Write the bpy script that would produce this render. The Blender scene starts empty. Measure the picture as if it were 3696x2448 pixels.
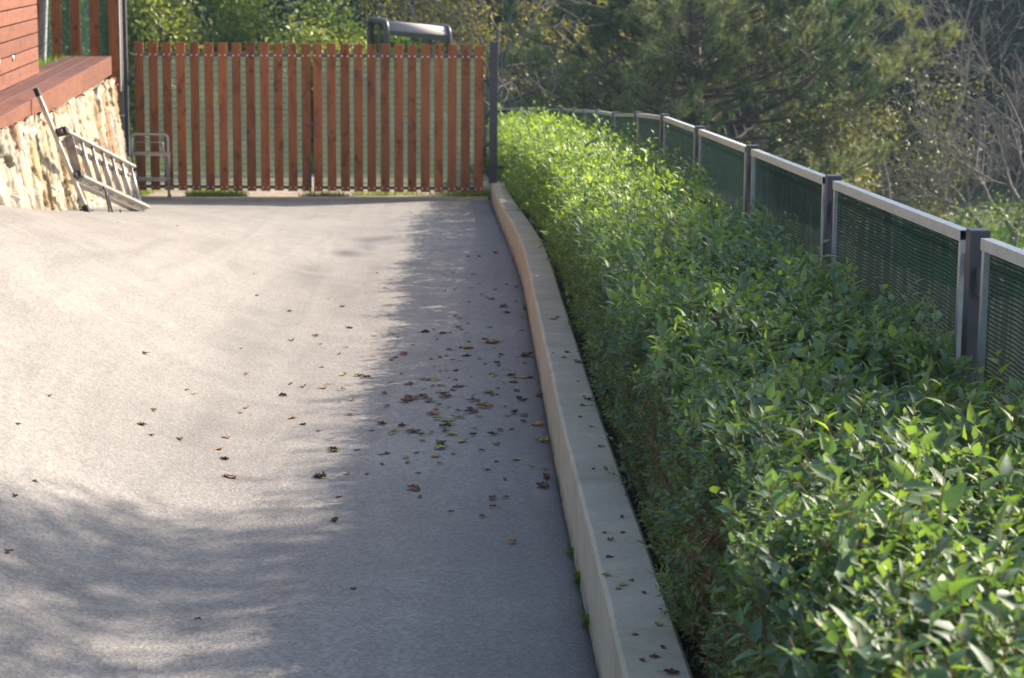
import bpy, math, random
import numpy as np
from mathutils import Vector, Matrix
from math import sin, cos, pi, exp, radians

# ---------------------------------------------------------------- camera, sky, sun, exposure
SCN = bpy.context.scene
COL = SCN.collection
cam_d = bpy.data.cameras.new("camera"); cam = bpy.data.objects.new("camera", cam_d); COL.objects.link(cam)
cam_d.sensor_width = 23.6; cam_d.lens = 49.99; cam_d.clip_start = 0.1; cam_d.clip_end = 2000
YAW, PITCH, ROLL = 0.01607411, 0.17743219, 0.00844842
cam.matrix_world = Matrix.Translation((0, 0, 1.68)) @ Matrix.Rotation(-YAW, 4, 'Z') @ Matrix.Rotation(pi/2-PITCH, 4, 'X') @ Matrix.Rotation(ROLL, 4, 'Z')
cam_d.dof.use_dof = True; cam_d.dof.focus_distance = 6.6; cam_d.dof.aperture_fstop = 6.3
SCN.camera = cam
SUN = Vector((1.34, 0.95, 1.0)).normalized()
elev = math.asin(SUN.z)
world = bpy.data.worlds.new("World"); SCN.world = world; world.use_nodes = True
wn = world.node_tree.nodes; wl = world.node_tree.links
sky = wn.new('ShaderNodeTexSky'); sky.sky_type = 'NISHITA'; sky.sun_disc = False
sky.sun_elevation = elev; sky.sun_rotation = math.atan2(SUN.x, SUN.y)
sky.air_density = 1.0; sky.dust_density = 2.0; sky.ozone_density = 1.0
bg = wn['Background']; bg.inputs['Strength'].default_value = 0.13
wl.new(sky.outputs[0], bg.inputs['Color'])
sun_d = bpy.data.lights.new("sun", 'SUN'); sun_d.energy = 4.8; sun_d.angle = radians(0.6); sun_d.color = (1.0, 0.89, 0.75)
sun = bpy.data.objects.new("sun", sun_d); COL.objects.link(sun)
sun.rotation_euler = SUN.to_track_quat('Z', 'Y').to_euler()
SCN.view_settings.view_transform = 'Standard'; SCN.view_settings.look = 'None'
SCN.view_settings.exposure = 1.36; SCN.view_settings.gamma = 1.0
try:
    SCN.cycles.transparent_max_bounces = 24
except Exception: pass

S = 0.042
rng = np.random.default_rng(7); random.seed(7)

# ---------------------------------------------------------------- helpers
def tag(o, label=None, cat=None, group=None, kind=None):
    if label: o['label'] = label
    if cat: o['category'] = cat
    if group: o['group'] = group
    if kind: o['kind'] = kind
    return o
def thing(name, label, cat, loc=(0,0,0), rz=0.0, group=None):
    o = bpy.data.objects.new(name, None); COL.objects.link(o)
    o.location = loc; o.rotation_euler = (0, 0, rz); o.empty_display_size = 0.2
    return tag(o, label, cat, group)
def link(name, me, mats, parent=None, smooth=False):
    if not isinstance(mats, (list, tuple)): mats = [mats]
    for m in mats: me.materials.append(m)
    if smooth: me.polygons.foreach_set('use_smooth', [True]*len(me.polygons))
    o = bpy.data.objects.new(name, me); COL.objects.link(o)
    if parent is not None: o.parent = parent
    return o
def np_mesh(name, V, F, col=None, facecol=None):
    """V (n,3); F list of int arrays (m,k) ; col (n,3) point colour ; facecol (m,3) when F is one array"""
    V = np.asarray(V, np.float32)
    if isinstance(F, np.ndarray): F = [F]
    me = bpy.data.meshes.new(name)
    me.vertices.add(len(V)); me.vertices.foreach_set('co', V.ravel())
    nl = sum(f.size for f in F); nf = sum(len(f) for f in F)
    me.loops.add(nl); me.polygons.add(nf)
    me.loops.foreach_set('vertex_index', np.concatenate([f.ravel() for f in F]).astype(np.int32))
    tot = np.concatenate([np.full(len(f), f.shape[1], np.int32) for f in F])
    st = np.concatenate([[0], np.cumsum(tot)[:-1]]).astype(np.int32)
    me.polygons.foreach_set('loop_start', st); me.polygons.foreach_set('loop_total', tot)
    me.update(calc_edges=True)
    if col is not None:
        a = me.color_attributes.new('Col', 'FLOAT_COLOR', 'POINT')
        c = np.ones((len(V), 4), np.float32); c[:, :3] = col; a.data.foreach_set('color', c.ravel())
    me.validate()
    return me

class MB:
    def __init__(s): s.v = []; s.f = []; s.c = []
    def add(s, vs, fs, c=None):
        n = len(s.v); s.v += [tuple(v) for v in vs]; s.f += [tuple(i+n for i in f) for f in fs]
        s.c += [c if c is not None else (.5, .5, .5)]*len(vs)
    def box(s, lo, hi, c=None, M=None):
        x0, y0, z0 = lo; x1, y1, z1 = hi
        vs = [Vector(p) for p in ((x0,y0,z0),(x1,y0,z0),(x1,y1,z0),(x0,y1,z0),(x0,y0,z1),(x1,y0,z1),(x1,y1,z1),(x0,y1,z1))]
        if M is not None: vs = [M @ v for v in vs]
        s.add(vs, [(0,3,2,1),(4,5,6,7),(0,1,5,4),(1,2,6,5),(2,3,7,6),(3,0,4,7)], c)
    def beam(s, a, b, w, h, up=(0,0,1), c=None):
        a = Vector(a); b = Vector(b); d = (b-a); L = d.length; d.normalize()
        u = Vector(up); x = d.cross(u)
        if x.length < 1e-4: x = d.cross(Vector((1,0,0)))
        x.normalize(); z = x.cross(d)
        M = Matrix((( x.x, d.x, z.x, a.x),(x.y, d.y, z.y, a.y),(x.z, d.z, z.z, a.z),(0,0,0,1)))
        s.box((-w/2, 0, -h/2), (w/2, L, h/2), c, M)
    def tube(s, pts, r, n=8, c=None, caps=True):
        pts = [Vector(p) for p in pts]; k = len(pts)
        rs = r if isinstance(r, (list, tuple)) else [r]*k
        rings = []; ref = None
        for i, p in enumerate(pts):
            d = (pts[min(i+1, k-1)]-pts[max(i-1, 0)]).normalized()
            if ref is None:
                ref = d.orthogonal().normalized()
            ref = (ref - d*ref.dot(d)).normalized(); b = d.cross(ref)
            rings.append([p + (ref*cos(2*pi*j/n)+b*sin(2*pi*j/n))*rs[i] for j in range(n)])
        vs = [v for q in rings for v in q]; fs = []
        for i in range(k-1):
            for j in range(n):
                a = i*n+j; b2 = i*n+(j+1) % n
                fs.append((a, b2, b2+n, a+n))
        if caps: fs.append(tuple(range(n-1, -1, -1))); fs.append(tuple((k-1)*n+j for j in range(n)))
        s.add(vs, fs, c)
    def build(s, name, mat, parent=None, smooth=False, bevel=0, kind=None):
        me = bpy.data.meshes.new(name); me.from_pydata(s.v, [], s.f); me.update()
        a = me.color_attributes.new('Col', 'FLOAT_COLOR', 'POINT')
        a.data.foreach_set('color', [x for c in s.c for x in (c[0], c[1], c[2], 1.0)])
        o = link(name, me, mat, parent, smooth)
        if bevel:
            m = o.modifiers.new('bevel', 'BEVEL'); m.width = bevel; m.segments = 2; m.limit_method = 'ANGLE'
        if kind: o['kind'] = kind
        return o

def seg_tubes(segs, n=5):
    """segs: array (m,8): p0(3) p1(3) r0 r1 -> V,F"""
    s = np.asarray(segs, float); p0 = s[:, :3]; p1 = s[:, 3:6]; d = p1-p0
    L = np.linalg.norm(d, axis=1, keepdims=True); d = d/np.maximum(L, 1e-6)
    a = np.where(np.abs(d[:, 2:3]) < .9, np.array([[0, 0, 1.]]), np.array([[1., 0, 0]]))
    u = np.cross(d, a); u /= np.linalg.norm(u, axis=1, keepdims=True); w = np.cross(d, u)
    th = np.arange(n)*2*pi/n
    ring = u[:, None, :]*np.cos(th)[None, :, None]+w[:, None, :]*np.sin(th)[None, :, None]
    A = p0[:, None, :]+ring*s[:, 6][:, None, None]; B = p1[:, None, :]+ring*s[:, 7][:, None, None]
    V = np.concatenate([A, B], axis=1).reshape(-1, 3); m = len(s)
    j = np.arange(n); q = np.stack([j, (j+1) % n, (j+1) % n+n, j+n], axis=1)
    F = (q[None]+(np.arange(m)*2*n)[:, None, None]).reshape(-1, 4)
    return V, F

def norm(a): return a/np.maximum(np.linalg.norm(a, axis=-1, keepdims=True), 1e-9)

def leaves_mesh(P, D, N, L, W, col, detail=2, fold=.25, droop=.15):
    """P base, D direction, N normal (n,3), L,W (n,), col (n,3) -> V,F,C"""
    D = norm(D); Sd = norm(np.cross(D, N)); N = np.cross(Sd, D); n = len(P)
    def pt(t, s, up):
        return P+D*(t*L)[:, None]+Sd*(s*W)[:, None]+N*(up*L)[:, None]
    z = np.zeros(n); o = np.ones(n)
    if detail == 2:
        r = rng.uniform(-.06, .06, n)
        pts = [pt(0*o, z, z), pt(.33*o, z, .01-droop*.1*o), pt(.68*o, z, -droop*.45*o), pt(o, z, -droop*o),
               pt(.28*o, -.50*o, fold*.28*o+r*.5), pt(.62*o, -.34*o, fold*.20-droop*.4*o), pt(.28*o, .50*o, fold*.28*o-r*.5), pt(.62*o, .34*o, fold*.20-droop*.4*o)]
        T = np.array([(0,1,4),(1,5,4),(1,2,5),(2,3,5),(0,6,1),(1,6,7),(1,7,2),(2,7,3)])
    elif detail == 1:
        pts = [pt(0*o, z, z), pt(.45*o, z, -.02*o), pt(o, z, -droop*o), pt(.42*o, -.5*o, fold*.3*o), pt(.42*o, .5*o, fold*.3*o)]
        T = np.array([(0,1,3),(1,2,3),(0,4,1),(1,4,2)])
    else:
        pts = [pt(0*o, z, z), pt(.45*o, .5*o, fold*.2*o), pt(o, z, -droop*o), pt(.45*o, -.5*o, fold*.2*o)]
        T = np.array([(0,1,2),(0,2,3)])
    k = len(pts); V = np.stack(pts, axis=1).reshape(-1, 3)
    F = (T[None]+(np.arange(n)*k)[:, None, None]).reshape(-1, 3)
    C = np.repeat(col, k, axis=0)
    return V, F, C
def merge(parts):
    Vs, Fs, Cs, n = [], [], [], 0
    for V, F, C in parts:
        Vs.append(V); Fs.append(F+n); Cs.append(C); n += len(V)
    return np.concatenate(Vs), np.concatenate(Fs), np.concatenate(Cs)

# value noise on arrays
def vnoise(x, y, seed=0):
    x = np.asarray(x, float); y = np.asarray(y, float)
    xi = np.floor(x); yi = np.floor(y); fx = x-xi; fy = y-yi
    def h(a, b):
        v = np.sin(a*127.1+b*311.7+seed*74.7)*43758.5453
        return v-np.floor(v)
    fx = fx*fx*(3-2*fx); fy = fy*fy*(3-2*fy)
    return (h(xi, yi)*(1-fx)+h(xi+1, yi)*fx)*(1-fy)+(h(xi, yi+1)*(1-fx)+h(xi+1, yi+1)*fx)*fy
def sm(t):
    t = np.clip(t, 0, 1); return t*t*(3-2*t)

# ---------------------------------------------------------------- materials
class NT:
    def __init__(s, name):
        s.m = bpy.data.materials.new(name); s.m.use_nodes = True
        s.t = s.m.node_tree; s.N = s.t.nodes; s.L = s.t.links
        s.b = s.N['Principled BSDF']; s.out = s.N['Material Output']
    def n(s, typ, **kw):
        x = s.N.new(typ)
        for k, v in kw.items():
            if k in ('operation', 'blend_type', 'data_type', 'noise_dimensions', 'feature', 'wave_type', 'bands_direction', 'attribute_name', 'distance', 'clamp'): setattr(x, k, v)
        return x
    def obj(s, scale=(1,1,1)):
        tc = s.N.new('ShaderNodeTexCoord'); mp = s.N.new('ShaderNodeMapping'); mp.inputs['Scale'].default_value = scale
        s.L.new(tc.outputs['Object'], mp.inputs['Vector']); return mp.outputs[0]
    def noise(s, vec, scale, detail=4, rough=.5, dist=0.0):
        x = s.N.new('ShaderNodeTexNoise'); x.inputs['Scale'].default_value = scale; x.inputs['Detail'].default_value = detail
        x.inputs['Roughness'].default_value = rough; x.inputs['Distortion'].default_value = dist
        if vec is not None: s.L.new(vec, x.inputs['Vector'])
        return x.outputs['Fac']
    def ramp(s, fac, stops):
        x = s.N.new('ShaderNodeValToRGB'); e = x.color_ramp.elements
        while len(e) < len(stops): e.new(.5)
        for i, (p, c) in enumerate(stops):
            e[i].position = p; e[i].color = (c[0], c[1], c[2], 1) if isinstance(c, (tuple, list)) else (c, c, c, 1)
        s.L.new(fac, x.inputs[0]); return x.outputs[0]
    def mix(s, fac, a, b, bt='MIX'):
        x = s.N.new('ShaderNodeMix'); x.data_type = 'RGBA'; x.blend_type = bt
        for inp, v in ((x.inputs[0], fac), (x.inputs[6], a), (x.inputs[7], b)):
            if hasattr(v, 'links'): s.L.new(v, inp)
            elif isinstance(v, (tuple, list)): inp.default_value = (v[0], v[1], v[2], 1)
            else: inp.default_value = v
        return x.outputs[2]
    def math(s, op, a, b=0.0):
        x = s.N.new('ShaderNodeMath'); x.operation = op
        for inp, v in ((x.inputs[0], a), (x.inputs[1], b)):
            if hasattr(v, 'links'): s.L.new(v, inp)
            else: inp.default_value = v
        return x.outputs[0]
    def attr(s, name='Col'):
        x = s.N.new('ShaderNodeAttribute'); x.attribute_name = name; return x
    def bump(s, h, strength=.3, dist=.01):
        x = s.N.new('ShaderNodeBump'); x.inputs['Strength'].default_value = strength; x.inputs['Distance'].default_value = dist
        s.L.new(h, x.inputs['Height']); s.L.new(x.outputs[0], s.b.inputs['Normal'])
    def set(s, color=None, rough=None, metal=None, spec=None):
        for k, v in (('Base Color', color), ('Roughness', rough), ('Metallic', metal), ('Specular IOR Level', spec)):
            if v is None: continue
            if hasattr(v, 'links'): s.L.new(v, s.b.inputs[k])
            elif isinstance(v, (tuple, list)): s.b.inputs[k].default_value = (v[0], v[1], v[2], 1)
            else: s.b.inputs[k].default_value = v
        return s.m

def mat_asphalt():
    k = NT('asphalt'); o = k.obj()
    c = k.ramp(k.noise(o, .75, 6, .62, .4), [(.25, (.218, .198, .174)), (.5, (.275, .252, .224)), (.75, (.328, .304, .272))])
    # long streaks and tyre smudges along the drive
    st = k.noise(k.obj((2.6, .22, 1)), 1.6, 5, .6, 1.2)
    c = k.mix(k.ramp(st, [(.46, 0), (.72, .65)]), c, (.165, .150, .132))
    c = k.mix(k.ramp(k.noise(k.obj((.35, 1.6, 1)), 1.3, 4, .6, .8), [(.5, 0), (.75, .2)]), c, (.37, .35, .325))
    mott = k.noise(o, 3.2, 6, .7, .3)
    c = k.mix(k.ramp(mott, [(.35, .35), (.6, 0)]), c, (.17, .155, .14))
    wv = k.N.new('ShaderNodeVectorMath'); wv.operation = 'MULTIPLY_ADD'; nv = k.N.new('ShaderNodeTexNoise'); nv.inputs['Scale'].default_value = 2.2; nv.inputs['Detail'].default_value = 5
    k.L.new(o, nv.inputs['Vector']); k.L.new(nv.outputs['Color'], wv.inputs[0]); wv.inputs[1].default_value = (.35, .35, 0); k.L.new(k.obj((.42, .20, 0)), wv.inputs[2])
    cr = k.N.new('ShaderNodeTexVoronoi'); cr.feature = 'DISTANCE_TO_EDGE'; cr.inputs['Scale'].default_value = 1.0; k.L.new(wv.outputs[0], cr.inputs['Vector'])
    cm = k.math('MULTIPLY', k.ramp(cr.outputs['Distance'], [(.0, 1), (.006, 0)]), k.ramp(k.noise(o, .9, 3, .5), [(.48, 0), (.6, .75)]))
    c = k.mix(k.math('MULTIPLY', cm, .35), c, (.09, .08, .072))
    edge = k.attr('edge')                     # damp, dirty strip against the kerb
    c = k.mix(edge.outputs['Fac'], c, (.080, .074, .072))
    sp = k.N.new('ShaderNodeTexVoronoi'); sp.inputs['Scale'].default_value = 85; k.L.new(o, sp.inputs['Vector'])
    c = k.mix(k.ramp(sp.outputs['Color'], [(.15, .0), (.95, .62)]), c, (.085, .078, .075))
    sp2 = k.N.new('ShaderNodeTexVoronoi'); sp2.inputs['Scale'].default_value = 120; k.L.new(o, sp2.inputs['Vector'])
    c = k.mix(k.ramp(sp2.outputs['Color'], [(.8, 0), (1.0, .22)]), c, (.60, .58, .56))
    k.bump(k.math('ADD', sp.outputs['Distance'], k.math('MULTIPLY', k.noise(o, 45, 5, .75), 1.2)), .42, .007)
    return k.set(c, .72, spec=.4)
def mat_concrete(name, a, b, stain, face=False):
    k = NT(name); o = k.obj()
    c = k.ramp(k.noise(o, 5, 7, .65), [(.3, a), (.7, b)])
    c = k.mix(k.ramp(k.noise(o, 1.7, 5, .7, .6), [(.46, 0), (.7, .6)]), c, stain)
    c = k.mix(k.ramp(k.noise(k.obj((9, .8, 3)), 3, 3, .5), [(.5, 0), (.8, .35)]), c, (.42, .33, .28))
    c = k.mix(k.ramp(k.noise(o, 60, 3, .6), [(.3, .35), (.5, 0)]), c, (.22, .21, .18))
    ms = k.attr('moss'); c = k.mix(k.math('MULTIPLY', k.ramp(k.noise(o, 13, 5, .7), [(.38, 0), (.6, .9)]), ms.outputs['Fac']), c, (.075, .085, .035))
    k.bump(k.math('ADD', k.noise(o, 30, 6, .7), k.noise(o, 150, 2, .5)), .35, .006)
    return k.set(c, .9, spec=.2)
def mat_wood(name, a, b, dark, axis='Z', scale=1.0):
    k = NT(name)
    sc = {'Z': (26, 26, 2.0), 'X': (2.0, 26, 26)}[axis]
    sk = {'Z': (9, 9, 5), 'X': (5, 9, 9)}[axis]
    at = k.attr('Col')
    off = k.N.new('ShaderNodeVectorMath'); off.operation = 'MULTIPLY_ADD'
    k.L.new(at.outputs['Color'], off.inputs[0]); off.inputs[1].default_value = (37, 19, 53); k.L.new(k.obj(sc), off.inputs[2])
    off2 = k.N.new('ShaderNodeVectorMath'); off2.operation = 'MULTIPLY_ADD'
    k.L.new(at.outputs['Color'], off2.inputs[0]); off2.inputs[1].default_value = (17, 29, 43); k.L.new(k.obj(sk), off2.inputs[2])
    c = k.ramp(k.noise(off.outputs[0], 1.0, 5, .6, .3), [(.3, a), (.7, b)])
    c = k.mix(k.ramp(k.noise(off2.outputs[0], 1.0, 3, .55, 1.0), [(.52, 0), (.72, .75)]), c, dark)
    kn = k.N.new('ShaderNodeTexVoronoi'); kn.inputs['Scale'].default_value = 1.0; k.L.new(off2.outputs[0], kn.inputs['Vector'])
    c = k.mix(k.ramp(kn.outputs['Distance'], [(.05, .85), (.22, 0)]), c, tuple(x*.5 for x in dark))
    br = k.N.new('ShaderNodeSeparateColor'); k.L.new(at.outputs['Color'], br.inputs[0])
    hs = k.N.new('ShaderNodeHueSaturation'); k.L.new(c, hs.inputs['Color'])
    k.L.new(k.math('ADD', k.math('MULTIPLY', br.outputs[0], .5), .75), hs.inputs['Value'])
    k.bump(k.noise(off.outputs[0], 1.0, 5, .6, .3), .25, .004)
    return k.set(hs.outputs[0], .6, spec=.35)
def mat_plain(name, c, rough=.5, metal=0.0, var=.15, scale=12, spec=.5, bump=0.0):
    k = NT(name); o = k.obj()
    f = k.noise(o, scale, 5, .6)
    col = k.ramp(f, [(.3, tuple(x*(1-var) for x in c)), (.7, tuple(min(1, x*(1+var)) for x in c))])
    if bump: k.bump(k.noise(o, scale*6, 4, .6), bump, .004)
    r = k.math('ADD', k.math('MULTIPLY', k.noise(o, scale*.5, 3, .5), .25), rough-.12)
    return k.set(col, r, metal, spec)
def mat_vcol(name, rough=.8, spec=.2, bump=0.0, bscale=60, mul=None):
    k = NT(name); a = k.attr('Col'); o = k.obj()
    c = k.mix(.35, a.outputs['Color'], k.ramp(k.noise(o, 14, 5, .65), [(.3, .12), (.7, .95)]), 'OVERLAY')
    if bump: k.bump(k.noise(o, bscale, 5, .65), bump, .01)
    return k.set(c, rough, spec=spec)
def mat_leaf(name, rough=.42, spec=.5, trans=.35, tint=(1.25, 1.25, .45), back=None):
    k = NT(name); a = k.attr('Col')
    col = a.outputs['Color']
    if back is not None:
        g = k.N.new('ShaderNodeNewGeometry')
        col = k.mix(g.outputs['Backfacing'], col, k.mix(.55, col, back))
    vn = k.noise(k.obj(), 95, 3, .6); col = k.mix(.30, col, k.ramp(vn, [(.3, .2), (.7, .85)]), 'OVERLAY')
    k.set(col, rough, spec=spec)
    tr = k.N.new('ShaderNodeBsdfTranslucent')
    k.L.new(k.mix(1.0, a.outputs['Color'], tint, 'MULTIPLY'), tr.inputs['Color'])
    mx = k.N.new('ShaderNodeMixShader'); mx.inputs[0].default_value = trans
    k.L.new(k.b.outputs[0], mx.inputs[1]); k.L.new(tr.outputs[0], mx.inputs[2]); k.L.new(mx.outputs[0], k.out.inputs['Surface'])
    return k.m
def mat_net(name, c, open_=.3, pitch=70.0, wav=.0):
    """woven shade net: darker cords over a thin, partly open green weave"""
    k = NT(name)
    tc = k.N.new('ShaderNodeTexCoord'); sp = k.N.new('ShaderNodeSeparateXYZ'); k.L.new(tc.outputs['Object'], sp.inputs[0])
    nz = k.noise(k.obj((1, 1, .3)), 2.2, 3, .5)
    z = k.math('ADD', sp.outputs[2], k.math('MULTIPLY', nz, wav))
    ph = k.math('MULTIPLY', z, pitch*2*pi)
    s_ = k.math('SINE', ph)
    cord = k.math('GREATER_THAN', s_, .86)
    fine = k.math('GREATER_THAN', k.math('SINE', k.math('MULTIPLY', k.math('ADD', sp.outputs[1], sp.outputs[0]), 900.0)), .0)
    dens = k.ramp(k.noise(k.obj((3, 3, .35)), 4.0, 3, .5), [(.3, .75), (.7, 1.25)])
    op = k.math('MULTIPLY', k.math('MULTIPLY', k.math('SUBTRACT', 1.0, k.math('MULTIPLY', cord, .72)), open_), dens)
    col = k.mix(cord, c, tuple(x*.45 for x in c))
    di = k.N.new('ShaderNodeBsdfDiffuse'); k.L.new(col, di.inputs[0])
    tr = k.N.new('ShaderNodeBsdfTranslucent'); k.L.new(col, tr.inputs[0])
    m1 = k.N.new('ShaderNodeMixShader'); m1.inputs[0].default_value = .45
    k.L.new(di.outputs[0], m1.inputs[1]); k.L.new(tr.outputs[0], m1.inputs[2])
    tp = k.N.new('ShaderNodeBsdfTransparent'); m2 = k.N.new('ShaderNodeMixShader')
    k.L.new(op, m2.inputs[0]); k.L.new(m1.outputs[0], m2.inputs[1]); k.L.new(tp.outputs[0], m2.inputs[2])
    k.L.new(m2.outputs[0], k.out.inputs['Surface'])
    return k.m
def mat_glass(name):
    k = NT(name)
    gl = k.N.new('ShaderNodeBsdfGlossy'); gl.inputs['Roughness'].default_value = .05
    tp = k.N.new('ShaderNodeBsdfTransparent'); tp.inputs[0].default_value = (.75, .85, .78, 1)
    fr = k.N.new('ShaderNodeFresnel'); fr.inputs[0].default_value = 1.5
    m = k.N.new('ShaderNodeMixShader'); k.L.new(fr.outputs[0], m.inputs[0]); k.L.new(tp.outputs[0], m.inputs[1]); k.L.new(gl.outputs[0], m.inputs[2])
    k.L.new(m.outputs[0], k.out.inputs['Surface']); return k.m

M = {}
M['asphalt'] = mat_asphalt()
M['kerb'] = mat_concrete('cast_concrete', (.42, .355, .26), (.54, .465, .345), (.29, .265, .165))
M['slat'] = mat_wood('stained_pine', (.27, .080, .022), (.385, .125, .038), (.085, .023, .010))
M['cladding'] = mat_wood('stained_cladding', (.165, .062, .036), (.215, .084, .050), (.085, .036, .027), 'X')
M['deck'] = mat_wood('stained_decking', (.105, .040, .026), (.150, .060, .040), (.070, .028, .022), 'X')
M['frame'] = mat_plain('dull_gate_frame_steel', (.11, .11, .11), .45, .3, .15, 20)
M['galv'] = mat_plain('galvanised_steel', (.52, .52, .50), .42, .55, .12, 25)
M['alu'] = mat_plain('dull_aluminium', (.40, .375, .345), .42, .65, .15, 20)
M['post'] = mat_plain('dark_grey_paint', (.062, .057, .066), .45, 0, .15, 8)
M['screw'] = mat_plain('zinc', (.75, .75, .78), .3, .8, .05, 40)
M['black'] = mat_plain('black_rubber', (.018, .017, .017), .6, 0, .2, 20)
M['stone'] = mat_vcol('rubble_stone', .85, .2, .5, 45)
M['dead'] = mat_vcol('dead_leaf', .7, .25)
M['bark'] = mat_plain('bark', (.13, .105, .085), .9, 0, .45, 14, .2, .6)
M['bark_pale'] = mat_plain('pale_twig_bark', (.19, .165, .145), .85, 0, .3, 14, .2, .4)
M['bark_grey'] = mat_plain('lichen_bark', (.26, .26, .25), .9, 0, .45, 30, .2, .8)
M['twig'] = mat_plain('hedge_twig', (.22, .11, .05), .75, 0, .3, 20, .3)
M['soil'] = mat_plain('soil', (.060, .042, .030), .95, 0, .5, 18, .1, .8)
M['hedge'] = mat_leaf('hedge_leaf', .54, .75, .42, (1.65, 1.62, .42), (.25, .285, .22))
M['tree_leaf'] = mat_leaf('broad_leaf', .45, .4, .40, (1.3, 1.2, .4))
M['needle'] = mat_leaf('pine_needle', .45, .4, .25, (1.2, 1.1, .5))
M['far_leaf'] = mat_leaf('forest_leaf', .8, .1, .10, (1.1, 1.1, .7))
M['grass'] = mat_leaf('grass_blade', .5, .3, .40, (1.2, 1.2, .4))
M['net'] = mat_net('green_shade_net', (.050, .120, .095), .34, 68, .02)
M['net_gate'] = mat_net('pale_green_gate_net', (.135, .19, .15), .30, 15, .006)
M['glass'] = mat_glass('cab_glass')
M['machine'] = mat_plain('machine_grey_paint', (.055, .055, .058), .35, 0, .1, 6)
M['roofgrey'] = mat_plain('weathered_brown_grey_paint', (.33, .29, .26), .75, 0, .1, 6)
M['orange'] = mat_plain('faded_orange_paint', (.45, .16, .04), .45, 0, .15, 6)
M['blue'] = mat_plain('blue_plastic', (.02, .08, .30), .4, 0, .1, 10)
# ---------------------------------------------------------------- heights of the site
def curbx(y):
    y = np.asarray(y, float)
    return .315+.018*sm((8.5-y)/4)-.19*sm((y-14.2)/10.8)
RY = np.linspace(-8, 26, 341)
RZ = np.convolve(np.pad(np.interp(RY, [4, 7, 10, 12.55, 14.3, 17, 18.8, 20.5, 22.3], [1.05, 1.02, .93, .76, .57, .35, .24, .12, 0]), 8, mode='edge'), np.hanning(19)[1:-1]/np.hanning(19).sum(), mode='valid')
def rise(x, y):
    return np.interp(np.asarray(y, float), RY, RZ)*sm((-.8-np.asarray(x, float))/2.3)
def Hd(x, y): return -S*np.asarray(y, float)+rise(x, y)
def terr(x, y):
    x = np.asarray(x, float); y = np.asarray(y, float)
    base = -S*np.minimum(y, 60)
    base = base-1.9*sm((x-1.7)/6.5)*sm((y+5)/20)
    base = base+np.where(y > 62, .45*(y-62)*sm((y-62)/25), 0)
    base = base-.8*sm((y-27)/16)
    base = base+.12*(vnoise(x*.35, y*.35, 3)-.5)*sm((y-24)/6)
    return base

# ---------------------------------------------------------------- driveway
def make_drive():
    off = np.concatenate([np.linspace(0, .06, 7), np.linspace(.09, .6, 14), np.linspace(.75, 9.5, 60)])
    ys = np.concatenate([np.arange(-6, 3, .4), np.arange(3, 23.0, .1), [23.0]])
    Y, O = np.meshgrid(ys, off, indexing='ij')
    X = curbx(Y)+.01-O
    jag = .010*(vnoise(Y*9, O*0, 5)-.3)+.012*(vnoise(Y*31, O*0, 6)-.3)
    X = np.where(O < .001, X-np.maximum(jag, 0), X)
    yend = 23.03+.073*(X+3.6)
    Yw = np.where(Y > 22.95, yend, Y)
    Z = Hd(X, Yw)+.004*(vnoise(X*1.3, Yw*1.3, 1)-.5)*2+.002*(vnoise(X*6, Yw*6, 2)-.5)
    Z = Z-.012*np.exp(-O/.012)
    V = np.stack([X, Yw, Z], -1).reshape(-1, 3); n, m = X.shape
    i, j = np.meshgrid(np.arange(n-1), np.arange(m-1), indexing='ij'); a = (i*m+j).ravel()
    F = np.stack([a, a+m, a+m+1, a+1], -1)
    me = np_mesh('driveway', V, F[:, ::-1].copy())
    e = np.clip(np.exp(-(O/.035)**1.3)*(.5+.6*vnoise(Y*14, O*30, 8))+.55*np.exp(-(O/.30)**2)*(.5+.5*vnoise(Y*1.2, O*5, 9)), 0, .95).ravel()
    # old oil marks
    for (sx, sy, ra, rb, st) in ((-.86, 18.45, .19, .42, 1.1), (-1.02, 17.15, .14, .32, 1.1), (-.92, 17.8, .05, .5, .5), (-1.2, 15.3, .12, .9, .6), (-1.22, 12, .18, 2.2, .42), (-1.12, 9.3, .12, 1.4, .5), (-2.3, 12.5, .15, 3, .3), (-.1, 21.5, .5, .8, .25)):
        dd = ((V[:, 0]-sx)/ra)**2+((V[:, 1]-sy)/rb)**2
        e = np.maximum(e, st*np.clip(1.3*np.exp(-dd)*(.35+1.1*vnoise(V[:, 0]*9, V[:, 1]*5, 12))-.12, 0, 1))
    at = me.attributes.new('edge', 'FLOAT', 'POINT'); at.data.foreach_set('value', e.astype(np.float32))
    tag(link('driveway', me, M['asphalt'], smooth=True), kind='structure')
make_drive()

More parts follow.
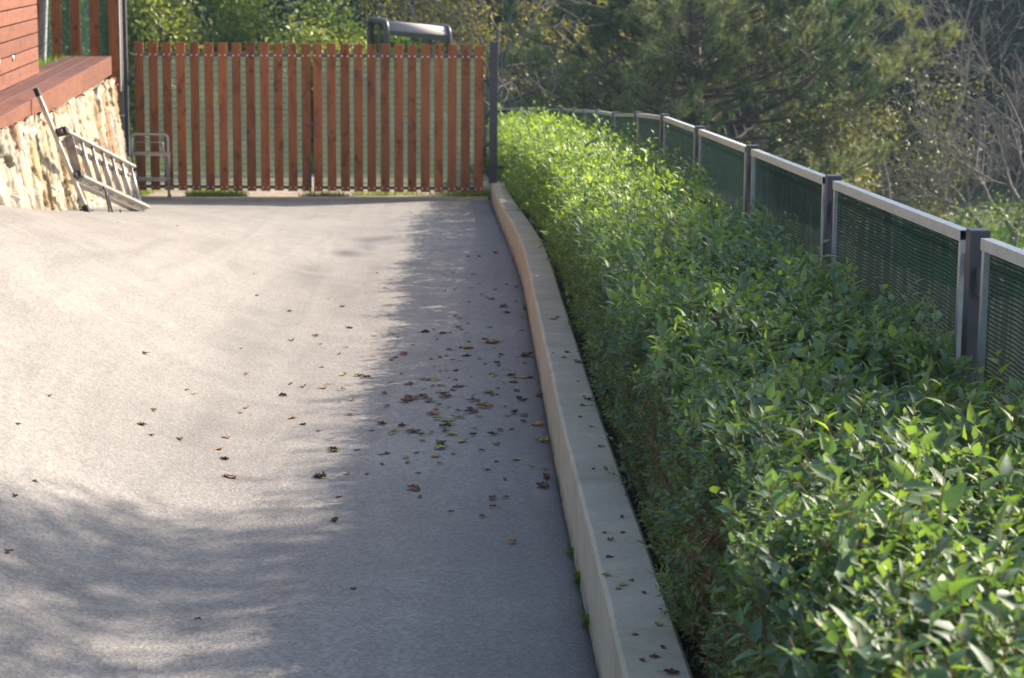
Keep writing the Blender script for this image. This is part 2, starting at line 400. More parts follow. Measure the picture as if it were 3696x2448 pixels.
def mat_ground():
    k = NT('rough_ground'); o = k.obj(); a = k.attr('Col')
    grass = k.ramp(k.noise(o, 3.5, 6, .65), [(.3, (.035, .075, .018)), (.7, (.085, .14, .028))])
    grav = k.ramp(k.noise(o, 9, 7, .7), [(.3, (.20, .155, .115)), (.7, (.42, .34, .27))])
    wood = k.ramp(k.noise(o, 2, 5, .6), [(.3, (.030, .040, .022)), (.7, (.06, .07, .035))])
    s = k.N.new('ShaderNodeSeparateColor'); k.L.new(a.outputs['Color'], s.inputs[0])
    c = k.mix(s.outputs[0], grass, grav); c = k.mix(s.outputs[1], c, wood)
    k.bump(k.noise(o, 12, 6, .7), .6, .04)
    return k.set(c, .95, spec=.1)
def make_ground():
    xs = np.concatenate([np.linspace(-75, -14, 18), np.linspace(-12, 16, 90), np.linspace(18, 85, 20)])
    ys = np.concatenate([np.linspace(-30, 20, 40), np.linspace(20.5, 45, 90), np.linspace(46, 145, 50)])
    X, Y = np.meshgrid(xs, ys)
    Z = terr(X, Y)
    under = (X < 1.2) & (Y < 23.0)
    Z = np.where(under, Z-.12, Z)
    V = np.stack([X, Y, Z], -1).reshape(-1, 3); n, m = X.shape
    i, j = np.meshgrid(np.arange(n-1), np.arange(m-1), indexing='ij'); a = (i*m+j).ravel()
    F = np.stack([a, a+1, a+m+1, a+m], -1)
    grav = np.clip(1.25-np.maximum(Y-26.8, 0)*.45-np.maximum(X-.2, 0)*2, 0, 1)*(Y > 20)*(.45+.9*vnoise(X*2.1, Y*1.6, 4))
    col = np.stack([np.clip(grav, 0, 1), np.clip(np.maximum((Y-50)/12, (X > 1.5)*(1-sm((Y-33)/4))), 0, 1), Z*0], -1).reshape(-1, 3)
    tag(link('ground', np_mesh('ground', V, F, col=col), mat_ground(), smooth=True), kind='structure')
make_ground()

def strip(name, ys, xl, xr, zt, zb, mat, kind=None, rough=.0):
    """extruded kerb-like body along y"""
    rows = []
    for y in ys:
        a, b, t, u = float(xl(y)), float(xr(y)), float(zt(y)), float(zb(y))
        n = rough*(float(vnoise(y*3, 0., 2))-.5)
        rows.append([(a, y, u), (a, y, -S*y+.004), (a+.001, y, -S*y+.075), (a+n*.5, y, t-.012), (a+.010+n, y, t), (b-.010, y, t), (b, y, t-.010), (b, y, u)])
    V = [p for r in rows for p in r]; k = 8; F = []
    for i in range(len(rows)-1):
        for j in range(k-1): F.append((i*k+j, i*k+j+1, (i+1)*k+j+1, (i+1)*k+j))
    F.append(tuple(range(k-1, -1, -1))); F.append(tuple((len(rows)-1)*k+j for j in range(k)))
    me = bpy.data.meshes.new(name); me.from_pydata(V, [], [tuple(reversed(f)) for f in F]); me.update()
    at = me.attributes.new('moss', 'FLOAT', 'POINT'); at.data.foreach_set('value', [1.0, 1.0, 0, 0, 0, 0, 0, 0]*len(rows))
    return link(name, me, mat)
kt = lambda y: -S*y+.28-.11*float(sm((y-13)/10))
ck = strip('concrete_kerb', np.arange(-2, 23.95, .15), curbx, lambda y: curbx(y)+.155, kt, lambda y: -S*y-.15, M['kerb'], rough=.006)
tag(ck, 'long low cast concrete kerb wall running between the asphalt drive and the clipped hedge', 'kerb wall')
# thin flush edging at the far end of the asphalt
e = MB(); e.beam((-3.75, 23.07, -.985), (.10, 23.35, -.985), .075, .075)
tag(e.build('edging_kerb', M['kerb']), kind='structure')
so = strip('soil_bed', np.arange(-2, 34, .3), lambda y: curbx(y)+.156, lambda y: 1.9, lambda y: -S*y+.215-.10*float(sm((y-13)/10)), lambda y: -S*y-.3, M['soil'])
tag(so, kind='structure')

# ---------------------------------------------------------------- hedge
def ztop(y): return -S*y+.790-.24*sm((y-16)/13)
def hleft(y): return curbx(y)+.192-.015*sm((y-14)/3)-.012*(y > 23)*(y-23)
def hright(y): return 1.30-.03*sm((y-16)/8)-.30*sm((y-28)/3.5)
FACE = .60
def hedge_pts(n, y0, y1, depth=.16):
    y = rng.uniform(y0, y1, n)
    w = hright(y)-hleft(y); per = FACE+w+.25
    s = rng.uniform(0, 1, n)*per
    top = (s > FACE) & (s < FACE+w); right = s >= FACE+w; left = s <= FACE
    bx = .05*(vnoise(y*2.2, s*2.5, 21)-.5)*2+.035*(vnoise(y*6, s*7, 22)-.5)*2
    ins = depth*rng.uniform(0, 1, n)**1.3
    x = np.where(left, hleft(y)-bx+ins+.025*(FACE-s)/FACE, np.where(top, hleft(y)+(s-FACE), hright(y)+bx-ins))
    z = np.where(left, ztop(y)-FACE+s, np.where(top, ztop(y)+bx-ins, ztop(y)-(s-FACE-w)))
    # rounded shoulder
    u = np.clip((s-FACE)/.12, 0, 1); z = np.where(top, z-.07*(1-u)**2, z)
    u2 = np.clip((FACE-s)/.12, 0, 1); x = np.where(left, x+.05*(1-u2)**2, x)
    nrm = np.where(left[:, None], np.array([[-1, 0, .25]]), np.where(top[:, None], np.array([[0, 0, 1.]]), np.array([[1., 0, .3]])))
    k = (1-u)*top; nrm = nrm+k[:, None]*np.array([[-.6, 0, 0]])
    return np.stack([x, y, z], -1), norm(nrm.astype(float)), left, top, ins/depth
def make_hedge():
    root = thing('hedge', 'long clipped green hedge between the concrete kerb wall and the green mesh fence', 'hedge', (.9, 4, -.17))
    inv = Matrix.Translation((-.9, -4, .17))
    leaf_parts = []; segs = []
    for (y0, y1, dens, det, lscale) in ((1.7, 4.5, 1350, 2, 1.0), (4.5, 8, 1150, 2, 1.0), (8, 13.5, 760, 1, 1.08), (13.5, 20, 520, 1, 1.2), (20, 31.6, 340, 0, 1.4)):
        n = int((y1-y0)*1.75*dens)
        P, Nn, left, top, ins = hedge_pts(n, y0, y1)
        up = np.array([[0, 0, 1.]])
        jit = rng.normal(0, .33, (n, 3)); jit[:, 2] *= .5
        d = np.where(top[:, None], up*.9+Nn*.2+jit, Nn*.55+up*.75+jit)
        # neighbouring shoots lean the same way
        lean = np.stack([vnoise(P[:, 0]*3, P[:, 1]*2, 31)-.5, vnoise(P[:, 0]*3, P[:, 1]*2, 32)-.5, P[:, 0]*0], -1)
        d = norm(d+lean*.8)
        long_ = rng.random(n) < np.where(top, .14, .04)
        Ls = np.where(top, rng.uniform(.05, .12, n), rng.uniform(.04, .09, n))*lscale
        Ls = np.where(long_, Ls*rng.uniform(1.5, 2.3, n), Ls)
        nl = 9 if det == 2 else (8 if det == 1 else 7)
        az = norm(np.cross(d, norm(rng.normal(0, 1, (n, 3))*[.6, .6, .25]+[.75, .35, 0])))
        freshz = vnoise(P[:, 0]*4, P[:, 1]*3, 41)
        fr_shoot = np.clip(rng.random(n)*.7+freshz*.5-.45+.42*sm((P[:, 1]-8)/5), 0, 1)  # fresh shoots at random, plus sunlit yellow-green painted into the far part
        for i in range(nl):
            t = (i+.6)/nl
            side = 1 if i % 2 else -1
            b = P+d*(Ls*t)[:, None]*1.0
            b[:, 2] -= .0
            ld = norm(d*(.35+.5*t)+az*side*(1.0-.35*t)+rng.normal(0, .16, (n, 3)))
            ld[:, 2] -= .16*(1-t)
            nn = norm(up*.85+d*.2+rng.normal(0, .30, (n, 3)))
            size = np.where(top, rng.uniform(.030, .051, n), rng.uniform(.019, .034, n))
            size = size*np.where(long_, rng.uniform(1.1, 1.55, n), 1)*lscale*(1-.35*(t > .8))
            wdt = size*rng.uniform(.40, .52, n)
            f = np.clip(fr_shoot*(.35+.9*t)+rng.normal(0, .06, n), 0, 1)[:, None]
            col = (1-f)*np.array([[.074, .142, .072]])+f*np.array([[.25, .36, .060]])
            col = col*rng.uniform(.72, 1.25, (n, 1))
            yel = rng.random(n) < .0003
            col = np.where(yel[:, None], np.array([[.30, .26, .05]]), col)
            keep = rng.random(n) > .06
            leaf_parts.append(leaves_mesh(b[keep], ld[keep], nn[keep], size[keep], wdt[keep], col[keep], det, .30, rng.uniform(.05, .3)))
        if y0 < 13:
            m = np.ones(n, bool) if y0 < 8 else (rng.random(n) < .5)
            a = P[m]-d[m]*.14; c = P[m]+d[m]*(Ls[m]*.95)[:, None]
            r = np.full((m.sum(), 1), .0016)
            segs.append(np.concatenate([a, c, r*1.1, r*.55], axis=1))
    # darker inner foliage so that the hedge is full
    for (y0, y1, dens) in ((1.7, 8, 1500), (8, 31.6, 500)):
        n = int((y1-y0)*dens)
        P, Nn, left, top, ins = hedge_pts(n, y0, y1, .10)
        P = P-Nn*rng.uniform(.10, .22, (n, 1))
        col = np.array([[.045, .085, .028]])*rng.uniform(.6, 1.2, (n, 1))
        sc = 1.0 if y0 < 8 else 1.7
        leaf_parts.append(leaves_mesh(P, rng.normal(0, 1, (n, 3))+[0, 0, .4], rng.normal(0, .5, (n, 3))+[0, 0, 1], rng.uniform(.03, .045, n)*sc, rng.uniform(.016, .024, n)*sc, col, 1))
    V, F, C = merge(leaf_parts)
    V = V-np.array([.9, 4, -.17])
    link('foliage', np_mesh('hedge_foliage', V, F, col=C), M['hedge'], root, smooth=True)
    V, F = seg_tubes(np.concatenate(segs), 3); V = V-np.array([.9, 4, -.17])
    link('twigs', np_mesh('hedge_twigs', V, F), M['twig'], root)
    # woody stems and dense branch mass inside
    sg = []
    for y in np.arange(1.8, 31.5, .28):
        for x in (.35, .68):
            w = hright(y)-hleft(y); px = hleft(y)+w*x+random.uniform(-.08, .08); g = -S*y+.2
            p0 = np.array([px, y, g-.06])
            for q in range(5):
                e_ = np.array([px+random.uniform(-.28, .28), y+random.uniform(-.2, .2), float(ztop(y))-random.uniform(.12, .3)])
                mid = p0*.55+e_*.45+np.array([random.uniform(-.06, .06), random.uniform(-.06, .06), 0])
                sg.append([*p0, *mid, .008, .005]); sg.append([*mid, *e_, .005, .002])
    V, F = seg_tubes(np.array(sg), 5); V = V-np.array([.9, 4, -.17])
    link('stems', np_mesh('hedge_stems', V, F), M['twig'], root)
make_hedge()

# ---------------------------------------------------------------- green mesh fence along the hedge
FP = [(1.40, -1.6, 1.217), (1.40, .97, 1.109), (1.40, 3.55, 1.001), (1.40, 6.13, .893), (1.40, 8.69, .785), (1.40, 11.30, .675), (1.385, 13.88, .567), (1.365, 16.30, .465),
      (1.345, 18.8, .30), (1.306, 21.3, .115), (1.278, 23.8, -.04), (1.26, 26.3, -.215), (1.243, 28.8, -.39), (1.182, 31.3, -.56), (.72, 32.8, -.665), (.05, 33.6, -.72)]
def make_fence():
    root = thing('mesh_fence', 'low steel framed fence of green shade net panels behind the clipped hedge', 'fence', (1.4, 6.13, -.26))
    for i, (x, y, z) in enumerate(FP):
        x += .027
        g = terr(x, y); g = float(g)-.2
        a = Vector((x, y, 0)); b = Vector((FP[min(i+1, len(FP)-1)][0], FP[min(i+1, len(FP)-1)][1], 0)) if i < len(FP)-1 else a+(a-Vector((FP[i-1][0], FP[i-1][1], 0)))
        ang = math.atan2((b-a).y, (b-a).x)-pi/2
        mb = MB(); mb.box((-.028, -.03, g-z), (.030, .03, .0))
        o = mb.build('post', M['post'], root, bevel=.004)
        o.matrix_local = Matrix.Translation((x-1.4, y-6.13, z+.26+.014)) @ Matrix.Rotation(ang, 4, 'Z')
        if i > 0 and True:
            # brackets between the post and both panels, and a small plate
            for lo, hi in (((-.004, .0301, -.150), (.016, .137, -.085)), ((-.010, -.137, -.185), (.016, -.0301, -.105))):
                mb = MB(); mb.box(lo, hi); mb.build('bracket', M['post'], o, bevel=.003)
        if i == len(FP)-1: break
        x2, y2, z2 = FP[i+1]; x2 += .027
        A = Vector((x, y, z)); B = Vector((x2, y2, z2)); d = (B-A).normalized(); h = Vector((d.x, d.y, 0)).normalized()
        A2 = A+d*.135; B2 = B-d*.135
        side = Vector((h.y, -h.x, 0))   # to the right (away from the hedge)
        off = -side*.006
        top0 = A2+off; top1 = B2+off
        Hh = .98
        f = MB()
        t = .034
        # hollow top rail: four thin walls
        f.beam(top0+Vector((0,0,-.0015)), top1+Vector((0,0,-.0015)), t, .003)
        f.beam(top0+Vector((0,0,-.0315)), top1+Vector((0,0,-.0315)), t, .003)
        f.beam(top0-side*(t/2-.0015)+Vector((0,0,-.0165)), top1-side*(t/2-.0015)+Vector((0,0,-.0165)), .003, .0268)
        f.beam(top0+side*(t/2-.0015)+Vector((0,0,-.0165)), top1+side*(t/2-.0015)+Vector((0,0,-.0165)), .003, .0268)
        f.beam(top0+Vector((0,0,-Hh)), top1+Vector((0,0,-Hh)), t-.002, .03)
        for p in (top0+d*.013, top1-d*.013):
            f.beam(p+Vector((0,0,-.0335)), p+Vector((0,0,-Hh+.015)), .024, .031, up=h)
        base = top0.copy()
        f.v = [tuple(Vector(v)-base) for v in f.v]
        fo = f.build('panel_frame', M['galv'], root)
        fo.location = base-Vector((1.4, 6.13, -.26))
        if y < 17 and y > 0:
            L = (top1-top0).length
            for q in range(8):
                sc = MB(); p = d*(L*(q+.35)/8)-side*(t/2)+Vector((0,0,-.0165))
                sc.tube([p, p-side*.002], .0035, 6); sc.build('rivet', M['screw'], fo)
        # net sheet with gentle sag and waves
        nu, nv = 60, 36
        U, W = np.meshgrid(np.linspace(.004, 1, nu), np.linspace(0, 1, nv))
        L = (top1-top0).length
        dz = -(.034+W*(Hh-.05))
        wob = .010*(vnoise(U*9+i*7, W*3, 51)-.5)+.004*(vnoise(U*30, W*2, 52)-.5)
        Px = U*L*d.x-side.x*wob; Py = U*L*d.y-side.y*wob; Pz = U*L*d.z+dz+.010*(vnoise(U*L*4.5, W*2+i, 53)-.5)*np.sin(W*pi)**.3
        V = np.stack([Px, Py, Pz], -1).reshape(-1, 3)
        ii, jj = np.meshgrid(np.arange(nv-1), np.arange(nu-1), indexing='ij'); a = (ii*nu+jj).ravel()
        me = np_mesh('net', V, np.stack([a, a+1, a+nu+1, a+nu], -1))
        # the cords follow the sheet: height below the rail kept as an attribute
        at = me.attributes.new('cord', 'FLOAT', 'POINT'); at.data.foreach_set('value', (-dz+(.004*vnoise(U*L*9, W*3+i, 54)+.005*vnoise(U*L*2.6, W*2+i, 55))*W**.3).ravel().astype(np.float32))
        link('net', me, M['fence_net'], fo, smooth=True)
def mat_fence_net():
    k = NT('fence_shade_net'); a = k.attr('cord')
    o = k.obj()
    ph = k.math('MULTIPLY', a.outputs['Fac'], 80*2*pi)
    cord = k.ramp(k.math('ADD', k.math('MULTIPLY', k.math('SINE', ph), .5), .5), [(.60, 0), (.86, 1)])
    wire = k.math('GREATER_THAN', k.math('SINE', k.math('MULTIPLY', a.outputs['Fac'], 2*pi/.31)), .985)
    dens = k.ramp(k.noise(k.obj((6, 6, .25)), 1.6, 4, .6), [(.35, .35), (.65, 1.2)])
    c = k.mix(cord, (.034, .060, .054), (.015, .024, .023))
    fine = k.noise(o, 420, 2, .5)
    op = k.math('MULTIPLY', k.math('SUBTRACT', 1.0, k.math('MULTIPLY', cord, .9)), k.math('MULTIPLY', dens, .15))
    op = k.math('MULTIPLY', op, k.math('SUBTRACT', 1.0, k.math('MULTIPLY', wire, .5)))
    op = k.math('MULTIPLY', op, k.math('ADD', k.math('MULTIPLY', fine, 1.2), .4))
    c = k.mix(k.math('MULTIPLY', wire, .5), c, (.01, .02, .016))
    di = k.N.new('ShaderNodeBsdfDiffuse'); k.L.new(c, di.inputs[0])
    tr = k.N.new('ShaderNodeBsdfTranslucent'); k.L.new(c, tr.inputs[0])
    m1 = k.N.new('ShaderNodeMixShader'); m1.inputs[0].default_value = .28
    k.L.new(di.outputs[0], m1.inputs[1]); k.L.new(tr.outputs[0], m1.inputs[2])
    tp = k.N.new('ShaderNodeBsdfTransparent'); m2 = k.N.new('ShaderNodeMixShader')
    k.L.new(op, m2.inputs[0]); k.L.new(m1.outputs[0], m2.inputs[1]); k.L.new(tp.outputs[0], m2.inputs[2])
    k.L.new(m2.outputs[0], k.out.inputs['Surface']); return k.m
M['fence_net'] = mat_fence_net()
make_fence()

# ---------------------------------------------------------------- gate
GY = 23.60
def rc(): return (random.random(), random.random(), random.random())
def gate_leaf(x0, x1, n, label, hinge_left):
    g = -.99
    root = thing('gate_leaf', label, 'gate', (x0 if hinge_left else x1, GY, g), group='leaves of the double picket gate')
    ox = root.location.x
    sw = .097; pitch = (x1-x0-sw)/(n-1)
    fr = MB()
    W0, W1 = x0-ox+.01, x1-ox-.01
    zt, zb = .525-g, -.905-g
    fr.box((W0, .012, zt), (W1, .052, zt+.040)); fr.box((W0, .012, zb), (W1, .052, zb+.032))
    fr.box((W0, .0125, zb+.033), (W0+.035, .0515, zt-.001)); fr.box((W1-.035, .0125, zb+.033), (W1, .0515, zt-.001))
    frame = fr.build('frame', M['frame'], root, bevel=.002)
    bp = MB(); cols = []
    scr = MB(); scr.tube([(0, 0, 0), (0, -.004, 0)], [.0105, .008], 8)
    xs = []
    for i in range(n):
        xa = x0-ox+i*pitch+random.uniform(-.003, .003); w = sw+random.uniform(-.002, .002)
        top = .672-g+random.uniform(-.006, .004); bot = -.925-g+random.uniform(-.004, .004)
        tl = random.uniform(-.004, .004)
        Mx = Matrix.Rotation(tl, 4, 'Y')
        bp.box((xa, -.0125, bot), (xa+w, .0115, top), rc()); xs.append((xa, w))
    boards = bp.build('board_panel', M['slat'], root, bevel=.002)
    first = None
    for xa, w in xs:
        for z in (.545-g-.005, -.889-g):
            for fx in (.18, .80):
                if first is None:
                    o = scr.build('screw', M['screw'], boards); first = o
                else:
                    o = first.copy(); COL.objects.link(o); o.parent = boards
                o.location = (xa+w*fx, -.0126, z+random.uniform(-.003, .003))
    # net behind the boards
    V = []; nu, nv = 30, 20
    for j in range(nv+1):
        for i in range(nu+1):
            V.append((W0+.03+(W1-W0-.06)*i/nu, .054+.006*sin(i*.9+j*.3)+.008*float(vnoise(i*.4, j*.4, 3)), zb+.02+(zt-zb)*j/nv))
    F = [(j*(nu+1)+i, j*(nu+1)+i+1, (j+1)*(nu+1)+i+1, (j+1)*(nu+1)+i) for j in range(nv) for i in range(nu)]
    me = bpy.data.meshes.new('net'); me.from_pydata(V, [], F); me.update(); link('net', me, M['net_gate'], root, True)
    # hinges
    hx = 0.0; s = -1 if hinge_left else 1
    for z in ((.35-g, .27-g) if hinge_left else ()):
        pass
    for z in (.28-g, -.70-g):
        h = MB(); h.box((min(0, s*.05), .02, z-.02), (max(0, s*.05), .045, z+.02)); h.tube([(s*.045, .032, z-.05), (s*.045, .032, z+.05)], .012, 8)
        h.box((min(s*.045, s*.085), .026, z-.062), (max(s*.045, s*.085), .04, z-.03))
        h.build('hinge', M['post'], root)
    if hinge_left:
        b = MB(); b.tube([(W1+.002, -.02, .12), (W1+.002, -.02, .02-.05)], .008, 8); b.box((W1-.02, -.03, .10), (W1+.016, -.013, .26)); b.tube([(W1+.002, -.02, .10), (W1+.002, -.02, .42)], .007, 8)
        b.build('drop_bolt', M['post'], root)
    else:
        b = MB(); b.box((x0-ox-.035, -.02, .76), (x0-ox+.0, .02, .80)); b.tube([(x0-ox-.02, -.02, .78), (x0-ox-.02, -.06, .78), (x0-ox-.09, -.06, .78)], .007, 8)
        b.build('latch', M['post'], root)
    return root
gate_leaf(-3.715, -1.822, 13, 'left leaf of the reddish brown picket gate, behind the aluminium step stool', True)
gate_leaf(-1.790, .050, 13, 'right leaf of the reddish brown picket gate, beside the short grey post', False)
def gate_post(label, x, y, z0, z1, w=.085, ring=False):
    t = thing('gate_post', label, 'gate post', (x, y, z0))
    p = MB(); p.box((-w/2, -w/2, 0), (w/2, w/2, z1-z0)); p.build('shaft', M['post'], t, bevel=.004)
    c = MB(); c.box((-w/2-.003, -w/2-.003, z1-z0+.0005), (w/2+.003, w/2+.003, z1-z0+.012)); c.build('cap', M['post'], t, bevel=.002)
    return t
gate_post('tall dark grey steel gate post at the end of the stone wall', -3.835, 23.60, -1.05, 2.0)
rp = gate_post('short dark grey steel gate post standing on the end of the kerb wall', .158, 23.62, -.83, .695, .088)
b = MB(); b.beam((.045, .02, .175), (.16, .02, .175), .02, .03); b.build('catch', M['post'], rp)

# ---------------------------------------------------------------- slatted fence beyond the stone wall
def slat_fence():
    root = thing('slat_fence', 'tall reddish brown slatted fence with green net beyond the wooden deck', 'fence', (-3.80, 23.13, .19))
    bp = MB(); scr = MB(); scr.tube([(0, 0, 0), (0, -.004, 0)], [.0105, .008], 8)
    xs = []
    for i in range(22):
        xa = -.105-i*.2
        bp.box((xa, -.0125, 0), (xa+.100, .0115, 2.1), rc()); xs.append(xa)
    bo = bp.build('board_panel', M['slat'], root, bevel=.002)
    first = None
    for xa in xs:
        for fx in (.02, .08):
            if first is None: o = scr.build('screw', M['screw'], bo); first = o
            else: o = first.copy(); COL.objects.link(o); o.parent = bo
            o.location = (xa+fx, -.0126, .055)
    f = MB(); f.box((-4.4, .012, .03), (.002, .052, .07)); f.box((-4.4, .012, 1.95), (.002, .052, 1.99)); f.box((.0025, -.004, -.02), (.011, .0525, 2.1)); f.build('frame', M['galv'], root)
    me = bpy.data.meshes.new('net'); me.from_pydata([(-4.3, .056, .02), (0, .056, .02), (0, .056, 2.0), (-4.3, .056, 2.0)], [], [(0, 1, 2, 3)]); me.update(); link('net', me, M['net'], root)
    p = MB(); p.box((-.075, .07, -1.15), (.015, .16, 2.05)); po = p.build('post', mat_plain('brown_grey_paint', (.115, .10, .085), .5, 0, .15, 8), root, bevel=.004)
    p = MB(); p.box((-.079, .066, -.285), (.019, .164, -.272)); p.build('collar', M['galv'], po)
slat_fence()

# ---------------------------------------------------------------- stone retaining wall, deck and house (local frame: +X towards the camera, +Y out over the drive)
OX, OY = -3.838, 22.684
ANG = math.atan2(-.99695, .0779)
def stone_wall():
    root = thing('stone_wall', 'rubble stone retaining wall in cream and ochre under the wooden deck', 'wall', (OX, OY, -1.2), ANG)
    LX = 10.4; r = np.random.default_rng(5)
    nx, nz = 760, 110
    A, B = np.meshgrid(np.linspace(-.02, LX, nx), np.linspace(0, 1, nz))
    Zs = -1.25+B*(1.60+.05*(vnoise(A*4, A*0, 61)-.5)+.16*sm((A-3)/6))
    # irregular stones: jittered lattice, warped, F1/F2 distance
    px = A+.05*(vnoise(A*9, Zs*9, 62)-.5)-.09*Zs+.02*vnoise(A*30, Zs*30, 72); pz = Zs*1.0+.05*(vnoise(A*9, Zs*9, 63)-.5)+.02*vnoise(A*30, Zs*30, 73)
    cw, ch = .56, .145
    gi = np.floor(px/cw).astype(int); gj = np.floor(pz/ch).astype(int)
    f1 = np.full(A.shape, 9.); f2 = np.full(A.shape, 9.); idn = np.zeros(A.shape); idm = np.zeros(A.shape)
    def hh(a, b, s):
        v = np.sin(a*127.1+b*311.7+s*74.7)*43758.5453; return v-np.floor(v)
    for di in (-2, -1, 0, 1, 2):
        for dj in (-2, -1, 0, 1, 2):
            ci = gi+di; cj = gj+dj
            cx = (ci+.5+.9*(hh(ci, cj, 1)-.5))*cw; cz = (cj+.5+.9*(hh(ci, cj, 2)-.5))*ch
            wgt = .75+.6*hh(ci, cj, 3)
            asx = .8+.6*hh(ci, cj, 6)
            d = np.sqrt(((px-cx)*asx)**2+((pz-cz)/asx)**2)*wgt
            new = d < f1
            f2 = np.where(new, f1, np.minimum(f2, d)); idn = np.where(new, hh(ci, cj, 4), idn); idm = np.where(new, hh(ci, cj, 5), idm); f1 = np.where(new, d, f1)
    edge = np.clip((f2-f1)/.022, 0, 1)
    tilt = (idn-.5)*(px-gi*cw)*.10+(idm-.5)*(pz-gj*ch)*.18
    bump = edge**.6*(.018+.028*idm+tilt)+.010*(vnoise(A*22, Zs*30, 64)-.5)+.007*(vnoise(A*60, Zs*60, 65)-.5)
    Y = .255*(1-B)+.015+bump
    cream = np.array([.56, .46, .31]); white = np.array([.62, .56, .44]); ochre = np.array([.50, .33, .15]); red = np.array([.40, .20, .11]); grey = np.array([.42, .38, .31])
    t = idn[..., None]
    C = np.where(t < .50, cream, np.where(t < .78, white, np.where(t < .86, ochre, np.where(t < .89, red, grey))))
    C = (C*.75+.25*np.array([.50, .42, .29]))*.56*(.78+.4*idm[..., None])*(.85+.3*vnoise(A*30, Zs*30, 66)[..., None])
    mort = np.array([.13, .095, .06]); C = C*sm(edge*1.3)[..., None]+mort*(1-sm(edge*1.3))[..., None]
    V = np.stack([A, Y, Zs+1.2], -1).reshape(-1, 3)
    i, j = np.meshgrid(np.arange(nz-1), np.arange(nx-1), indexing='ij'); a = (i*nx+j).ravel()
    F = np.stack([a, a+nx, a+nx+1, a+1], -1)
    link('stone_face', np_mesh('stone_face', V, F, col=C.reshape(-1, 3)), M['stone'], root, smooth=True)
    # solid core behind the face, with the coping stones on top
    c = MB()
    c.add([(-.02, -.30, 0), (LX, -.30, 0), (LX, .262, 0), (-.02, .262, 0), (-.02, -.30, 1.52), (LX, -.30, 1.52), (LX, .012, 1.52), (-.02, .012, 1.52)],
          [(0,3,2,1),(4,5,6,7),(0,1,5,4),(1,2,6,5),(2,3,7,6),(3,0,4,7)], (.40, .33, .23))
    c.build('wall_core', M['stone'], root)
    cp = MB(); x = 0.02
    while x < LX-.4:
        w = random.uniform(.3, .9); tz = 1.55+.015*x/2+random.uniform(-.03, .02)
        y1 = random.uniform(.03, .065); h = random.uniform(.05, .09)
        col = random.choice([(.36, .29, .21), (.40, .34, .25), (.28, .17, .11), (.32, .25, .17)])
        n0 = len(cp.v)
        pts = []
        for zz, sh in ((tz-h, 0), (tz-h*.4, .012), (tz, -.006)):
            for (xx, yy) in ((x, -.02), (x+w-.012, -.02), (x+w-.02, y1+sh+random.uniform(-.01, .01)), (x+w*.5, y1+sh+.012), (x+.012, y1+sh+random.uniform(-.015, .01))):
                pts.append((xx+random.uniform(-.006, .006), yy, zz+random.uniform(-.006, .006)))
        fs = [tuple(range(4, -1, -1)), tuple(range(10, 15))]
        for q in range(2):
            for e_ in range(5): fs.append((q*5+e_, q*5+(e_+1) % 5, (q+1)*5+(e_+1) % 5, (q+1)*5+e_))
        cp.add(pts, fs, col); x += w+random.uniform(.0, .02)
    cp.build('coping', M['stone'], root, bevel=.012)
stone_wall()
def deck():
    root = thing('wooden_deck', 'narrow reddish brown timber deck strip on top of the stone wall', 'deck', (OX, OY, .56), ANG)
    d = MB()
    for k in range(3):
        y1 = -.002-k*.157; x = 0.0
        while x < 11.5:
            L = random.choice([2.4, 3.0, 3.6]); x2 = min(11.5, x+L)
            d.box((x+.001, y1-.152, -.032), (x2-.001, y1, random.uniform(-.001, .001)), rc()); x = x2
    d.build('deck_boards', M['deck'], root, bevel=.003)
    f = MB(); x = 0.0
    while x < 11.5:
        L = random.choice([1.9, 2.3, 3.0]); x2 = min(11.5, x+L)
        f.box((x+.001, .0005, -.185), (x2-.001, .026, .003), rc()); x = x2
    f.box((-.026, -.47, -.185), (-.0005, .026, .003), rc())
    f.build('fascia', M['cladding'], root, bevel=.003)
    j = MB(); j.box((.01, -.46, -.18), (11.4, -.01, -.034)); j.build('joists', M['deck'], root)
deck()
